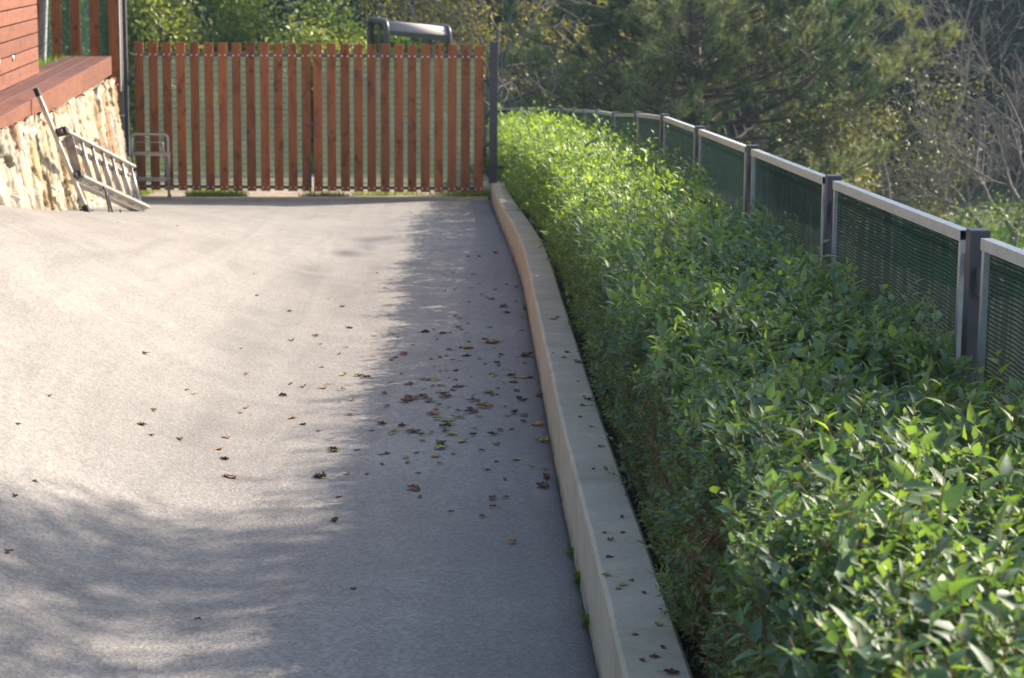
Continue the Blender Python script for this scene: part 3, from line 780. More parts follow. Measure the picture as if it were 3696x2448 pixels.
def house():
    root = thing('house', 'timber house wall of wide horizontal reddish brown boards above the deck', 'house', (OX, OY, .56), ANG)
    # front cladding: boards with dark gaps, standing on the deck line
    X0, X1, Y0 = 3.22, 12.0, -.325
    c = MB(); z = .004; k = 0
    while z < 2.75:
        x = X0
        while x < X1:
            x2 = min(X1, x+random.choice([2.7, 3.3, 4.1]))
            c.box((x+.001, Y0-.022, z+.004), (x2-.001, Y0+random.uniform(-.001, .001), z+.114), rc()); x = x2
        z += .122
    c.build('front_cladding', M['cladding'], root, bevel=.003)
    c = MB(); z = .004
    while z < 2.75:
        c.box((X0-.022, -4.5, z+.004), (X0-.0005, Y0-.0225, z+.118), rc()); z += .122
    c.build('side_cladding', M['cladding'], root, bevel=.003)
    w = MB(); w.box((X0+.001, -4.5, -1.2), (X1, Y0-.024, 2.76)); w.build('wall_core', mat_plain('dark_membrane', (.05, .03, .025), .9), root)
    r = MB(); r.add([(X0-.5, Y0+.5, 2.72), (X1+.5, Y0+.5, 2.72), (X1+.5, -2.4, 4.2), (X0-.5, -2.4, 4.2), (X0-.5, -5.1, 2.72), (X1+.5, -5.1, 2.72),
                       (X0-.5, Y0+.5, 2.80), (X1+.5, Y0+.5, 2.80), (X1+.5, -2.4, 4.30), (X0-.5, -2.4, 4.30), (X0-.5, -5.1, 2.80), (X1+.5, -5.1, 2.80)],
                      [(0,1,2,3),(3,2,5,4),(9,8,7,6),(10,11,8,9),(0,6,7,1),(4,5,11,10),(1,7,8,2),(2,8,11,5),(0,3,9,6),(3,4,10,9)])
    r.build('roof', mat_plain('roof_tiles', (.25, .10, .07), .8, 0, .3, 10, .3, .5), root)
    for (x, z) in ((4.95, .225), (5.75, .235)):
        l = MB(); l.tube([(x, Y0, z), (x, Y0+.012, z)], [.026, .022], 14); l.build('wall_light', M['galv'], root, True)
house()
# raised ground behind the wall
t = MB(); n = 24
def terrace():
    xs = np.linspace(-14, -3.9, 40); ys = np.linspace(9, 23.0, 50)
    X, Y = np.meshgrid(xs, ys); X = np.minimum(X, OX-.32+(OY-Y)*.0781)
    Z = .50+.03*(vnoise(X*2, Y*2, 71)-.5)+0*X; Z[-1, :] = -1.2; Z[0, :] = -1.0
    V = np.stack([X, Y, Z], -1).reshape(-1, 3); n, m = X.shape
    V.reshape(n, m, 3)[:, -1, 2] -= 0
    i, j = np.meshgrid(np.arange(n-1), np.arange(m-1), indexing='ij'); a = (i*m+j).ravel()
    col = np.zeros((len(V), 3)); col[:, 0] = .15
    tag(link('terrace_ground', np_mesh('terrace_ground', V, np.stack([a, a+1, a+m+1, a+m], -1), col=col), bpy.data.materials['rough_ground']), kind='structure')
terrace()
# ---------------------------------------------------------------- ladder leaning on the wall
def ladder():
    T = Vector((-3.270, 16.12, .649)); Ft = Vector((-2.905, 16.12, -.285))
    root = thing('ladder', 'worn aluminium ladder with crossbar lying on its side against the stone wall', 'ladder', Ft)
    L = lambda p: Vector(p)-Ft
    bar = (T-Ft)
    cb = MB(); cb.beam(L(Ft+bar*.03), L(T-bar*.06), .030, .045, up=(0, 1, 0)); cb.build('crossbar', M['alu'], root, bevel=.003)
    for a, b in ((-.02, .075), (.935, 1.0)):
        c = MB(); c.beam(bar*a, bar*b, .036 if a > 0 else .044, .050 if a > 0 else .058, up=(0, 1, 0)); c.build('rubber_foot', M['black'], root, bevel=.003)
    A = Vector((-3.085, 16.15, .326)); B = Vector((-2.985, 16.15, .004))
    E = Vector((-2.755, 18.0, -.455))      # far end of the lower rail on the ground
    d = (E-B).normalized(); LL = (E-B).length
    wdir = (A-B).normalized(); W = (A-B).length
    wd = (wdir-d*wdir.dot(d)).normalized()
    nrm = d.cross(wd).normalized()
    if nrm.x < 0: nrm = -nrm
    for k, (o1, sl) in enumerate(((0.0, 0.0), (.052, -.012))):
        sec = MB(); shift = nrm*o1*-1 + wd*(-.030*k)
        for w in (0, W):
            q = B+wd*w+shift
            if k == 1 and w > 0: q = q-wd*.03
            sec.beam(L(q), L(q+d*(LL-.02*k-(.12 if w else 0))), .022, .052, up=nrm)
            sec.beam(L(q+wd*(.0115 if w == 0 else -.0115)), L(q+wd*(.0115 if w == 0 else -.0115)+d*(LL-.02*k-(.12 if w else 0))), .004, .060, up=nrm)
        so_ = sec.build('side_rails', M['alu'], root, bevel=.002)
        for r in range(7):
            t = .10+r*.27+k*.135
            if t > LL-.08: break
            q = B+d*t+shift
            rg = MB(); rg.tube([L(q+wd*.012), L(q+wd*(W-.012-.03*k))], .0135, 8); rg.build('rung', M['alu'], root, True)
    for q in (A, B):
        e_ = MB(); e_.beam(L(q-d*.045-wd*.0), L(q+d*.03), .050, .085, up=nrm); e_.build('end_cap', M['black'], root, bevel=.004)
    pl = MB(); q = B+d*.02+nrm*.0; pl.beam(L(q+wd*.03), L(q+wd*(W-.03)), .006, .07, up=nrm); pl.build('end_plate', mat_plain('worn_plate', (.30, .255, .22), .6, .3, .3, 15), root)
    g = MB()
    for q in (A, B): g.beam(L(q-d*.07-wd*.02), L(q-d*.02+wd*.02), .03, .03, up=nrm)
    g.build('clamp', M['post'], root, bevel=.003)
    # black strap hanging in loops
    s_ = B+d*.62-nrm*.01
    gz = Vector((s_.x-.02, s_.y+.05, -.40))
    st = MB()
    P = [s_+wd*.06, s_-wd*.04+nrm*.03, s_-wd*.16+Vector((.02, .03, -.02)), s_-wd*.30+Vector((.00, -.03, 0)), Vector((s_.x-.05, s_.y-.10, float(Hd(s_.x, s_.y))+.02)), Vector((s_.x-.12, s_.y-.22, float(Hd(s_.x, s_.y-.2))+.012))]
    st.tube([L(p) for p in P], .010, 6)
    P = [s_+d*.16-wd*.05, s_+d*.16-wd*.18, s_+d*.17-wd*.26, s_+d*.26-wd*.30+Vector((.03, .0, -.06)), Vector((s_.x+.10, s_.y+.30, float(Hd(s_.x, s_.y+.3))+.012))]
    st.tube([L(p) for p in P], .009, 6)
    st.build('strap', M['black'], root, True)
    for t in (1.62, 1.78, .95):
        q = B+d*t-nrm*.02; b_ = MB(); b_.beam(L(q+wd*.03), L(q+wd*(.14 if t > 1.7 else .07)), .012, .03, up=nrm); b_.build('blue_tape', M['blue'], root)
ladder()

# ---------------------------------------------------------------- small step stool in front of the gate
def stool():
    x, y = -3.50, 23.02
    g = -S*y
    root = thing('step_stool', 'small folding aluminium step stool standing in front of the left gate leaf', 'step stool', (x, y, g), -.05)
    w = .40; h = .70
    f = MB(); pts = []
    for (a, b) in ((-w/2, .01), (-w/2+.006, h-.06)): pts.append((a, 0, b))
    for k in range(5): t = k/4*pi/2; pts.append((-w/2+.006+.045*(1-cos(t)), .0, h-.06+.045*sin(t)))
    for k in range(5): t = (1-k/4)*pi/2; pts.append((w/2-.006-.045*(1-cos(t)), .0, h-.06+.045*sin(t)))
    pts.append((w/2+.012, 0, .01))
    pts = [(a, .10*(b/h), b) for a, _, b in pts]
    f.tube(pts, .0145, 8); f.build('front_frame', M['alu'], root, True)
    r = MB(); pts = [(-w/2+.02, .34, .01), (-w/2+.03, .13, h-.10), (w/2-.07, .13, h-.10), (w/2-.05, .34, .01)]
    r.tube(pts, .011, 8); r.build('rear_frame', M['alu'], root, True)
    for z in (.20, .465):
        s_ = MB(); yy = .10*z/h
        s_.box((-w/2+.012, yy-.03, z), (w/2-.002, yy+.16, z+.022))
        for k in range(6): s_.box((-w/2+.02, yy-.02+k*.028, z+.0225), (w/2-.01, yy-.008+k*.028, z+.027))
        s_.build('tread', M['alu'], root, bevel=.002)
    for (a, b) in ((-w/2, 0), (w/2+.012, 0), (-w/2+.02, .34), (w/2-.05, .34)):
        q = MB(); q.tube([(a, b, 0), (a, b, .03)], .019, 8); q.build('rubber_foot', M['black'] if b else M['alu'], root)
    hb = MB(); hb.box((-w/2-.022, .03, .38), (-w/2-.006, .12, .46)); hb.build('hinge', M['black'], root, bevel=.003)
    tg = MB(); tg.box((w/2-.0, .05, .34), (w/2+.022, .056, .47), None); tg.build('label_plate', M['alu'], root)
stool()

# ---------------------------------------------------------------- compact digger parked beyond the gate
def digger():
    g = float(terr(-.9, 28.3))
    th = radians(16)
    root = thing('mini_excavator', 'compact digger with rounded dark grey cab roof parked beyond the picket gate', 'digger', (-1.185, 28.0, g), th)
    # local: origin at the front near corner of the cab; +X along the side to the right, +Y away
    Lx, Wy = .83, .95
    zt = .79-g
    def hoop(x, zt_):
        p = [(x, 0, .78), (x, 0, zt_-.16)]
        for k in range(6): t = k/5*pi/2; p.append((x, .13*(1-cos(t)), zt_-.15+.13*sin(t)))
        for k in range(6): t = (1-k/5)*pi/2; p.append((x, Wy-.13*(1-cos(t)), zt_-.15+.13*sin(t)))
        p.append((x, Wy, .78)); return p
    cab = MB(); cab.tube(hoop(0, zt), .038, 10); cab.tube(hoop(Lx, zt-.075), .032, 10)
    for yy in (0, Wy):
        cab.box((0, yy-.025, .72), (Lx, yy+.025, .79)); 
    cab.box((.0, Wy*.42, .8), (.05, Wy*.47, zt-.05)); cab.box((-.025, .02, .72), (.025, Wy-.02, .79)); cab.box((Lx-.025, .02, .72), (Lx+.025, Wy-.02, .79))
    co = cab.build('cab_frame', M['machine'], root, True)
    # curved roof shell between the hoops
    rf = MB(); prof = []
    for k in range(8): t = k/7*pi/2; prof.append((-.005+.13*(1-cos(t)), -.135+.115*sin(t)))
    for k in range(8): t = (1-k/7)*pi/2; prof.append((Wy+.005-.13*(1-cos(t)), -.135+.115*sin(t)))
    vs = []; nprof = len(prof)
    for (x, z0) in ((.02, zt), (Lx-.02, zt-.075)):
        for sc in (0, .03):
            for (a, b) in prof: vs.append((x, a+(sc if a < Wy/2 else -sc), z0+b-sc*.8))
    fs = []
    q = nprof
    for i in range(q-1):
        fs += [(i, 2*q+i, 2*q+i+1, i+1), (q+i, q+i+1, 3*q+i+1, 3*q+i), (i, i+1, q+i+1, q+i), (2*q+i, 3*q+i, 3*q+i+1, 2*q+i+1)]
    fs += [(0, q, 3*q, 2*q), (q-1, 3*q-1, 4*q-1, 2*q-1)]
    rf.add(vs, fs); rf.build('roof', M['roofgrey'], root, True)
    tr = MB(); tr.beam((.03, .004, zt-.165), (Lx-.03, .004, zt-.235), .03, .06); tr.build('roof_trim', M['machine'], root, bevel=.004)
    for (a, b) in (((.03, .008, .80), (Lx-.03, .012, zt-.24)), ((.008, .05, .80), (.012, Wy-.05, zt-.07)), ((.03, Wy-.012, .80), (Lx-.03, Wy-.008, zt-.2))):
        w = MB(); w.box(a, b); w.build('window', M['glass'], root)
    st = MB(); st.box((.30, .28, .80), (.75, .70, .92)); st.box((.62, .28, .93), (.74, .70, 1.42)); st.box((.64, .38, 1.43), (.72, .60, 1.66)); st.build('seat', M['black'], root, bevel=.03)
    bd = MB(); bd.box((-.12, -.08, .46), (.95, Wy+.75, .715)); bd.build('platform', M['machine'], root, bevel=.03)
    en = MB(); en.box((-.08, Wy+.06, .72), (.92, Wy+.72, 1.25)); en.build('engine_cover', M['machine'], root, bevel=.06)
    for yy in (-.17, Wy-.08):
        k = MB(); c = []
        for i in range(24):
            a = i/24*2*pi; x = .42+cos(a)*.21+(.38 if cos(a) > 0 else -.38); c.append((x, .22+sin(a)*.215))
        vs = [(x, yy, z) for x, z in c]+[(x, yy+.25, z) for x, z in c]; n = 24
        k.add(vs, [(i, (i+1) % n, (i+1) % n+n, i+n) for i in range(n)]+[tuple(range(n)), tuple(range(2*n-1, n-1, -1))]); k.build('track', M['black'], root)
    bm_ = MB(); bm_.tube([(.4, Wy+.7, .65), (.4, Wy+1.2, 1.15), (.4, Wy+1.8, .9)], [.09, .10, .07], 6); bm_.tube([(.4, Wy+1.8, .95), (.4, Wy+1.9, .3)], [.06, .05], 6)
    bm_.build('boom', M['machine'], root)
digger()

# ---------------------------------------------------------------- fallen leaves
def dead_mesh(kind, colr, size, seed):
    r = np.random.default_rng(seed); n = 9; m = 7
    U, Vv = np.meshgrid(np.linspace(0, 1, n), np.linspace(-1, 1, m), indexing='ij')
    lob = .62*np.sin(np.clip(U, 0, 1)*pi)**.6*(1+.35*np.sin(U*16+seed)+.12*r.uniform(-1, 1, U.shape))
    X = (U-.45)+.02*Vv; Y = Vv*lob*.62
    roll = r.uniform(.5, 1.5); ang = Y*roll*2.6
    Z = .06+np.abs(1-np.cos(ang))*.26/roll+.20*r.uniform(-.3, 1)*(U-.4)**2*2+.05*r.uniform(-1, 1, U.shape)
    Yc = np.sin(ang)/(roll*2.6)
    P = np.stack([X, Yc, Z-Z.min()+.01], -1).reshape(-1, 3)*size
    i, j = np.meshgrid(np.arange(n-1), np.arange(m-1), indexing='ij'); a = (i*m+j).ravel()
    F = [tuple(q) for q in np.stack([a, a+m, a+m+1, a+1], -1)]
    b = MB(); base = np.array(colr)
    for p in P: b.v.append(tuple(p)); b.c.append(tuple(base*r.uniform(.6, 1.35)))
    b.f = F
    b.tube([(-.45*size, 0, .03*size), (-.65*size, .03*size, .07*size), (-.85*size, .1*size, .03*size)], [.018*size, .014*size, .010*size], 4, tuple(base*.7))
    me = bpy.data.meshes.new('fallen_leaf'); me.from_pydata(b.v, [], b.f); me.update()
    at = me.color_attributes.new('Col', 'FLOAT_COLOR', 'POINT'); at.data.foreach_set('color', [x for c in b.c for x in (*c, 1.0)])
    me.materials.append(M['dead']); me.polygons.foreach_set('use_smooth', [True]*len(me.polygons)); return me
DCOL = {'b': (.125, .062, .034), 't': (.36, .20, .09), 'y': (.30, .29, .08)}
DSZ = {'s': .026, 'm': .040, 'l': .054, 'L': .074}
DM = {}
for c in DCOL:
    for s_ in DSZ:
        DM[c+s_] = [dead_mesh('d', DCOL[c], DSZ[s_], i*7+ord(c)+ord(s_)) for i in range(4)]
SW = {'s': 'tiny', 'm': 'small', 'l': 'medium sized', 'L': 'large'}
CW = {'b': 'dark brown curled dead leaf', 't': 'tan curled dead leaf', 'y': 'yellowish green crumpled fallen leaf'}
def parse(txt): 
    o = []
    for it in txt.split(';'):
        a, b, k = it.split(); c = 't' if 't' in k else ('y' if 'y' in k else 'b'); s_ = [q for q in k if q in 'smlL']; s_ = s_[0] if s_ else 'm'
        o.append((float(a), float(b), c, s_))
    return o
def shaded(x, y): return x > -.58 or y < 7.9
from collections import Counter
LEAVES = parse("-0.74 15.74 s;-0.64 14.83 s;-0.76 14.43 s;-0.94 14.02 s;-0.98 14 t;-0.86 13.67 t;-0.76 12.66 l;-0.93 12.23 l;-0.88 11.93 s;-1.04 11.94 s;-1.15 13.1 s;-1.38 13.38 s;-0.73 11.84 ys;-0.75 11.58 s;-0.6 12.3 ts;-0.57 11.53 ts;-0.81 11.09 s;-0.68 10.84 y;-0.6 10.81 yl;-0.56 10.75 l;-0.85 10.45 yl;-0.92 10.47 s;-0.75 10.42 t;-0.66 10.36 t;-0.92 10.13 m;-0.59 10.07 tm;-0.83 9.54 ts;-0.58 9.66 m;-0.51 9.31 ys;-0.77 9.38 s;-0.69 9.22 s;-0.65 10 s;-0.59 8.74 yl;-0.6 8.8 m;-0.61 8.21 l;-0.51 8.28 ts;-0.43 8.28 s;-0.38 8.47 s;-0.37 8.7 m;-0.28 8.52 ys;-0.25 8.73 s;-0.5 8.78 s;-0.5 7.44 m;-0.24 8 L;-0.21 7.86 s;-0.23 8.3 s;-0.17 8.66 t;0.02 7.53 s;0.06 7.84 m;0.11 7.86 s;0.11 8.2 s;0.04 8.38 s;0.12 7.12 t;0.25 8.06 l;0.27 8.24 l;0.08 8.54 s;0.02 8.79 s;0.16 8.6 y;0.08 8.94 y;0.22 8.46 ys;0.27 8.4 s;0.28 9.02 yL;0.27 9.42 tl;-0.06 9 yl;-0.11 9.17 yl;-0.15 8.94 l;-0.15 8.84 yl;-0.02 9.15 m;0.07 9.17 m;0.1 9.27 m;0.15 9.29 s;-0.01 9.31 s;-0.14 9.36 l;-0.13 9.45 yl;-0.14 9.23 m;-0.18 9.56 y;-0.2 9.7 tL;-0.19 9.78 m;-0.09 9.6 yl;-0.09 9.77 m;-0.03 9.74 l;0.01 9.62 y;0.03 9.89 tL;0.14 9.65 t;0.17 9.73 m;0.21 9.66 m;0.13 9.89 s;0.21 9.49 m;0.2 10.12 l;0.22 10.05 m;0.3 10.21 l;0.18 10.6 l;0.13 10.59 s;0.1 10.43 ym;0.05 10.31 yl;0.07 10.28 yl;-0.02 10.77 y;-0.02 10.23 s;-0.02 10.06 l;-0.14 10.17 l;-0.16 10.26 l;-0.17 10.17 m;-0.18 9.93 m;-0.2 10.04 y;-0.27 10.2 l;-0.29 10.12 l;-0.32 10.08 l;-0.34 10.03 l;-0.33 10.11 l;-0.23 10.05 l;-0.25 10.14 m;-0.34 10.54 l;-0.26 10.68 l;-0.22 10.66 yl;-0.18 10.5 y;-0.09 10.47 l;-0.12 10.36 m;-0.45 10.25 m;-0.42 9.89 m;-0.33 9.36 m;-0.28 9.22 l;-0.24 9.16 m;-0.2 9.2 y;-0.42 9.41 m;-0.36 9.2 ym;-0.46 9.24 s;-0.3 9.28 ts;-0.39 10.88 s;-0.46 11.36 m;-0.4 11.56 l;-0.46 12.26 s;-0.49 12.39 s;-0.31 12.48 l;-0.2 12.43 l;-0.16 12.47 s;-0.07 12.46 s;-0.12 12.72 m;-0.24 12.3 s;-0.23 12.17 s;-0.26 12.61 s;-0.36 11.95 s;-0.15 11.76 t;-0.17 11.52 s;-0.13 11.39 s;-0.06 11.82 tL;-0.09 11.85 m;-0.06 11.52 l;-0.09 11.34 ys;0.01 11.4 t;0.04 11.23 s;0.1 11.29 m;0.11 11.16 m;0.13 11.57 m;0.12 11.49 s;0.08 12.03 tL;0.13 12.09 y;0.09 11.83 s;0.04 12.18 m;-0.05 12.08 s;0.26 11.54 L;0.25 11.27 s;0.07 10.86 m;0.08 10.81 y;0.17 10.84 yl;0.21 10.76 yl;0.24 10.75 yl;0.27 10.76 m;0.14 11.02 y;-0.14 13.27 m;-0.11 13.14 m;-0.06 12.9 s;0.07 12.72 y;0.16 13.72 L;0.18 13.42 m;0.27 13.23 tm;0.26 12.57 s;0.09 14.15 m;0.03 14.41 y;0.06 14.25 s;-0.05 14.8 t;0.01 15.1 s;-0.03 15.72 m;-0.19 15.84 y;-0.08 17.02 m;0.01 17.03 m;0.14 17.33 l;0.12 14.72 y;0.2 15.03 s;0.27 14.9 m;-0.22 14.65 s;-0.16 14.72 s;-0.24 14.1 t;-0.23 11.11 t;-0.19 10.97 s;-0.16 10.98 s;-0.12 10.68 y;-0.29 8.62 ts;-0.12 13.94 s;-0.06 13.98 s;0.19 10.35 m;0.25 14.02 s;0.18 10.92 s;-0.15 8.5 ys;-1.55 9.97 m;-1.14 10.48 tm;-0.93 10.13 m;-1.24 11.19 s;-1.04 11.93 tm;-1.15 13.08 s;-1.38 13.38 s;-1.51 14.46 s;-2.49 14.94 s;-2.28 16.35 ts;-1.98 16.79 s;-1.31 9.59 s;-1.28 9.56 tm;-1.66 8.27 s;-1.36 8.9 m;-1.05 9.63 tl;-1.06 9.48 m;-0.98 14 s;-1.35 8.57 m;-1.3 8.47 ts;-1.2 8.58 yl;-1.06 8.87 tl;-1.06 8.61 tl;-1.01 8.45 m;-0.95 8.13 tl;-1.48 7.07 s;-1.49 6.8 s;-0.81 6.1 s;-1.39 6.25 m;-0.83 9.54 t;-0.77 9.38 s;-1.65 7.64 s;0.02 7.53 s;-0.38 6.48 s")
_r = random.Random(4)
for _ in range(28):
    _x = _r.gauss(-.20, .20); _y = _r.gauss(9.7, 1.3)
    if -.62 < _x < .28 and _y > 6.5: LEAVES.append((_x, _y, _r.choice('bbbt'), _r.choice('sssm')))
KLEAVES = parse("0.383 10.94 l;0.41 11 m;0.41 9.74 m;0.388 9.57 m;0.346 9.71 s;0.447 9.41 m;0.42 8.88 s;0.412 8.27 m;0.44 8.42 l;0.39 8.01 s;0.422 7.8 s;0.427 8.49 s;0.434 7.41 m;0.386 7 s;0.47 6.8 s;0.37 6.06 s;0.381 5.97 m;0.422 6.06 s;0.434 6.27 s;0.366 5.76 s;0.345 5.55 ym;0.384 5.45 ys;0.407 5.5 s;0.431 5.37 s;0.367 5.41 ts;0.443 5.06 y;0.38 4.97 s;0.381 4.75 s;0.412 4.78 s;0.437 4.86 s;0.436 4.65 m;0.436 9.49 s")
items = [(x, y, c, s_, 'kerb') for x, y, c, s_ in KLEAVES]+[(x, y, c, s_, 'shade' if shaded(x, y) else 'sun') for x, y, c, s_ in LEAVES]
WH = {'kerb': 'lying on top of the concrete kerb wall', 'shade': 'on the shaded asphalt', 'sun': 'on the sunlit asphalt'}
for x, y, c, s_, w in items:
    me = random.choice(DM[c+s_]); o = bpy.data.objects.new('fallen_leaf', me); COL.objects.link(o)
    k = random.uniform(.85, 1.25)*(.75 if w == 'kerb' else 1.0)
    z = (kt(y) if w == 'kerb' else float(Hd(x, y)))+.001
    o.location = (x, y, z); o.rotation_euler = (random.uniform(-.15, .15), random.uniform(-.15, .15), random.uniform(0, 6.28)); o.scale = (k, k*random.uniform(.8, 1.2), k*random.uniform(.8, 1.3))
    gen = '%s %s %s' % (SW[s_], CW[c], WH[w])
    d_ = 'near the camera' if y < 8.8 else ('halfway to the gate' if y < 12 else 'towards the gate')
    if w == 'kerb': d_ = 'near the camera' if y < 5.6 else ('a little farther on' if y < 8 else 'farther towards the gate')
    side = {'shade': ' by the kerb' if x > -.02 else (' midway to sunlight' if x > -.36 else ' at the sunlight edge'), 'kerb': '', 'sun': ' close to the shadow' if x > -.95 else ' well out in the sun'}[w]
    if w == 'sun' and x <= -.95: side = ' well out in the sun'
    lab = '%s %s %s' % (SW[s_], {'b': 'dark brown dead leaf', 't': 'tan dead leaf', 'y': 'yellowish green leaf'}[c], {'kerb': 'on top of the kerb wall', 'shade': 'on shaded asphalt', 'sun': 'on asphalt'}[w])
    lab = lab.replace('medium sized', 'medium')+side+', '+d_
    tag(o, lab, 'fallen leaf', gen.replace('leaf', 'leaves'))

# ---------------------------------------------------------------- weeds along the kerb foot
def weed(x, y, s_, label):
    g = float(Hd(x, y)); root = thing('weed', label, 'weed', (x, y, g), group=None)
    n = 22; P = np.zeros((n, 3)); P[:, 1] = rng.normal(0, .03, n)*s_*8; P[:, 0] = rng.normal(0, .006, n); P[:, 2] = rng.uniform(0, .05, n)*s_*10
    D = norm(rng.normal(0, .7, (n, 3))+[-.5, -.1, .6]); N = norm(rng.normal(0, .3, (n, 3))+[0, 0, 1])
    col = np.array([[.10, .20, .04]])*rng.uniform(.7, 1.3, (n, 1))
    V, F, C = leaves_mesh(P, D, N, rng.uniform(.03, .055, n)*s_*10, rng.uniform(.012, .02, n)*s_*10, col, 2)
    link('leaves', np_mesh('weed_leaves', V, F, col=C), M['grass'], root)
    sg = np.concatenate([P*[1, 1, 0], P, np.full((n, 1), .0012), np.full((n, 1), .0008)], 1); V, F = seg_tubes(sg, 4); link('stems', np_mesh('weed_stems', V, F), M['twig'], root)
weed(.318, 6.95, .055, 'small weed at the kerb foot, farthest of three near the camera')
weed(.320, 6.52, .07, 'bushiest small green weed at the foot of the kerb wall')
weed(.325, 6.05, .065, 'narrow green weed at the kerb foot, nearest to the camera')
weed(.305, 13.6, .05, 'tiny weed at the kerb foot where the drive is half way to the gate')

# ---------------------------------------------------------------- grass
def blades(name, P, h, w, col, label_kind=True, lean=.35):
    n = len(P); d = norm(rng.normal(0, lean, (n, 3))+[0, 0, 1]); s_ = norm(np.cross(d, rng.normal(0, 1, (n, 3))))*(w[:, None]/2)
    bend = norm(rng.normal(0, 1, (n, 3))*[1, 1, 0])*h[:, None]*.3
    mid = P+d*h[:, None]*.55+bend*.3; tip = P+d*h[:, None]+bend
    V = np.stack([P-s_, P+s_, mid+s_*.8, mid-s_*.8, tip], 1).reshape(-1, 3)
    T = np.array([(0, 1, 2), (0, 2, 3), (3, 2, 4)]); F = (T[None]+(np.arange(n)*5)[:, None, None]).reshape(-1, 3)
    o = link(name, np_mesh(name, V, F, col=np.repeat(col, 5, 0)), M['grass'])
    return tag(o, kind='stuff')
n = 9000
x = rng.uniform(-4.2, .35, n*2); y = 23.32+rng.gamma(1.2, .28, n*2)
keep = (vnoise(x*1.8, y*2.2, 81) > .47-.16*(x < -2.6)) & (y < 25.5); x = x[keep]; y = y[keep]; n = len(x)
blades('grass_verge', np.stack([x, y, terr(x, y)-.01], -1), rng.uniform(.03, .12, n), rng.uniform(.004, .009, n), np.array([[.20, .25, .050]])*rng.uniform(.6, 1.35, (n, 1)))
n = 60000
x = rng.uniform(-9, 1.4, n); y = rng.uniform(26.5, 42, n)
keep = (vnoise(x*.7, y*.7, 82) > .35) & ~((x > -5) & (x < 1) & (y < 27.5)); x = x[keep]; y = y[keep]; n = len(x)
blades('meadow_grass', np.stack([x, y, terr(x, y)-.01], -1), rng.uniform(.06, .32, n), rng.uniform(.010, .02, n), np.array([[.13, .23, .04]])*rng.uniform(.5, 1.4, (n, 1)))
n = 60000
x = rng.uniform(6, 18, n); y = rng.uniform(34, 52, n)
blades('valley_grass', np.stack([x, y, terr(x, y)-.01], -1), rng.uniform(.05, .22, n), rng.uniform(.012, .025, n), np.array([[.042, .11, .022]])*rng.uniform(.6, 1.3, (n, 1)))  # blades coloured darker than the other grass to stand for forest shade
n = 3500
x = rng.uniform(-6.2, -4.15, n); y = rng.uniform(19.3, 22.9, n)
blades('terrace_grass', np.stack([x, y, np.full(n, .49)], -1), rng.uniform(.03, .16, n), rng.uniform(.005, .01, n), np.array([[.14, .25, .035]])*rng.uniform(.6, 1.3, (n, 1)))

# ---------------------------------------------------------------- trees
def skeleton(base, tip_dir, length, rad, levels, nb, spread, up, lenf=.62, seed=1, wob=.11):
    r = np.random.default_rng(seed); segs = []; tips = []
    def grow(p, d, L, R, lv):
        k = 5 if lv == levels else 4; pts = [p]; dirs = [d]
        for i in range(k):
            d = d+r.normal(0, wob, 3); d[2] += up*(.5 if lv < levels else .15); d = d/np.linalg.norm(d)
            p = p+d*L/k; pts.append(p); dirs.append(d)
            r0 = R*(1-.6*i/k); r1 = R*(1-.6*(i+1)/k); segs.append([*pts[-2], *p, r0, r1])
        if lv == 0:
            for q, dd in zip(pts[1:], dirs[1:]): tips.append([*q, *dd])
            return
        for j in range(nb):
            i = min(k, 1+int((j+r.random())*k/nb)) if lv == levels else r.integers(1, k+1)
            dd = dirs[i]; ax = r.normal(0, 1, 3); ax -= dd*ax.dot(dd); ax /= np.linalg.norm(ax)
            nd = dd*(1-spread)+ax*spread*1.3; nd /= np.linalg.norm(nd)
            grow(pts[i], nd, L*lenf*r.uniform(.7, 1.2), R*(1-.6*i/k)*.62, lv-1)
    d0 = np.array(tip_dir, float); d0 /= np.linalg.norm(d0)
    grow(np.array(base, float), d0, length, rad, levels); return np.array(segs), np.array(tips)
def broad_tree(name, label, cat, base, height, crown_pts, leaf, colors, mat='tree_leaf', skel=None, bark='bark', group=None, twig_min=.0025, seed=1, nleaf=6, jitter=.16):
    root = thing(name, label, cat, base, group=group); b = np.array(base)
    sg, tips = skel
    sg[:, 6:8] = np.maximum(sg[:, 6:8], twig_min)
    V, F = seg_tubes(np.concatenate([sg[:, :3]-b, sg[:, 3:6]-b, sg[:, 6:8]], 1), 5); link('trunk', np_mesh(name+'_trunk', V, F), M[bark], root, smooth=True)
    if nleaf:
        T = np.repeat(tips, nleaf, 0); n = len(T)
        P = T[:, :3]+rng.normal(0, jitter, (n, 3))
        D = norm(T[:, 3:]+rng.normal(0, .8, (n, 3))); N = norm(rng.normal(0, .6, (n, 3))+[0, 0, .8])
        c0, c1 = np.array(colors[0]), np.array(colors[1]); t = np.clip(vnoise(P[:, 0]*1.5, P[:, 2]*1.5+P[:, 1], seed)*1.2-.1+rng.normal(0, .2, n), 0, 1)[:, None]
        col = (c0*(1-t)+c1*t)*rng.uniform(.75, 1.25, (n, 1))
        V, F, C = leaves_mesh(P-b, D, N, rng.uniform(.7, 1.2, n)*leaf, rng.uniform(.5, .75, n)*leaf, col, 0)
        link('crown', np_mesh(name+'_crown', V, F, col=C), M[mat], root)
    return root
G1 = ((.10, .155, .040), (.28, .32, .11)); GD = ((.065, .14, .035), (.20, .28, .07))
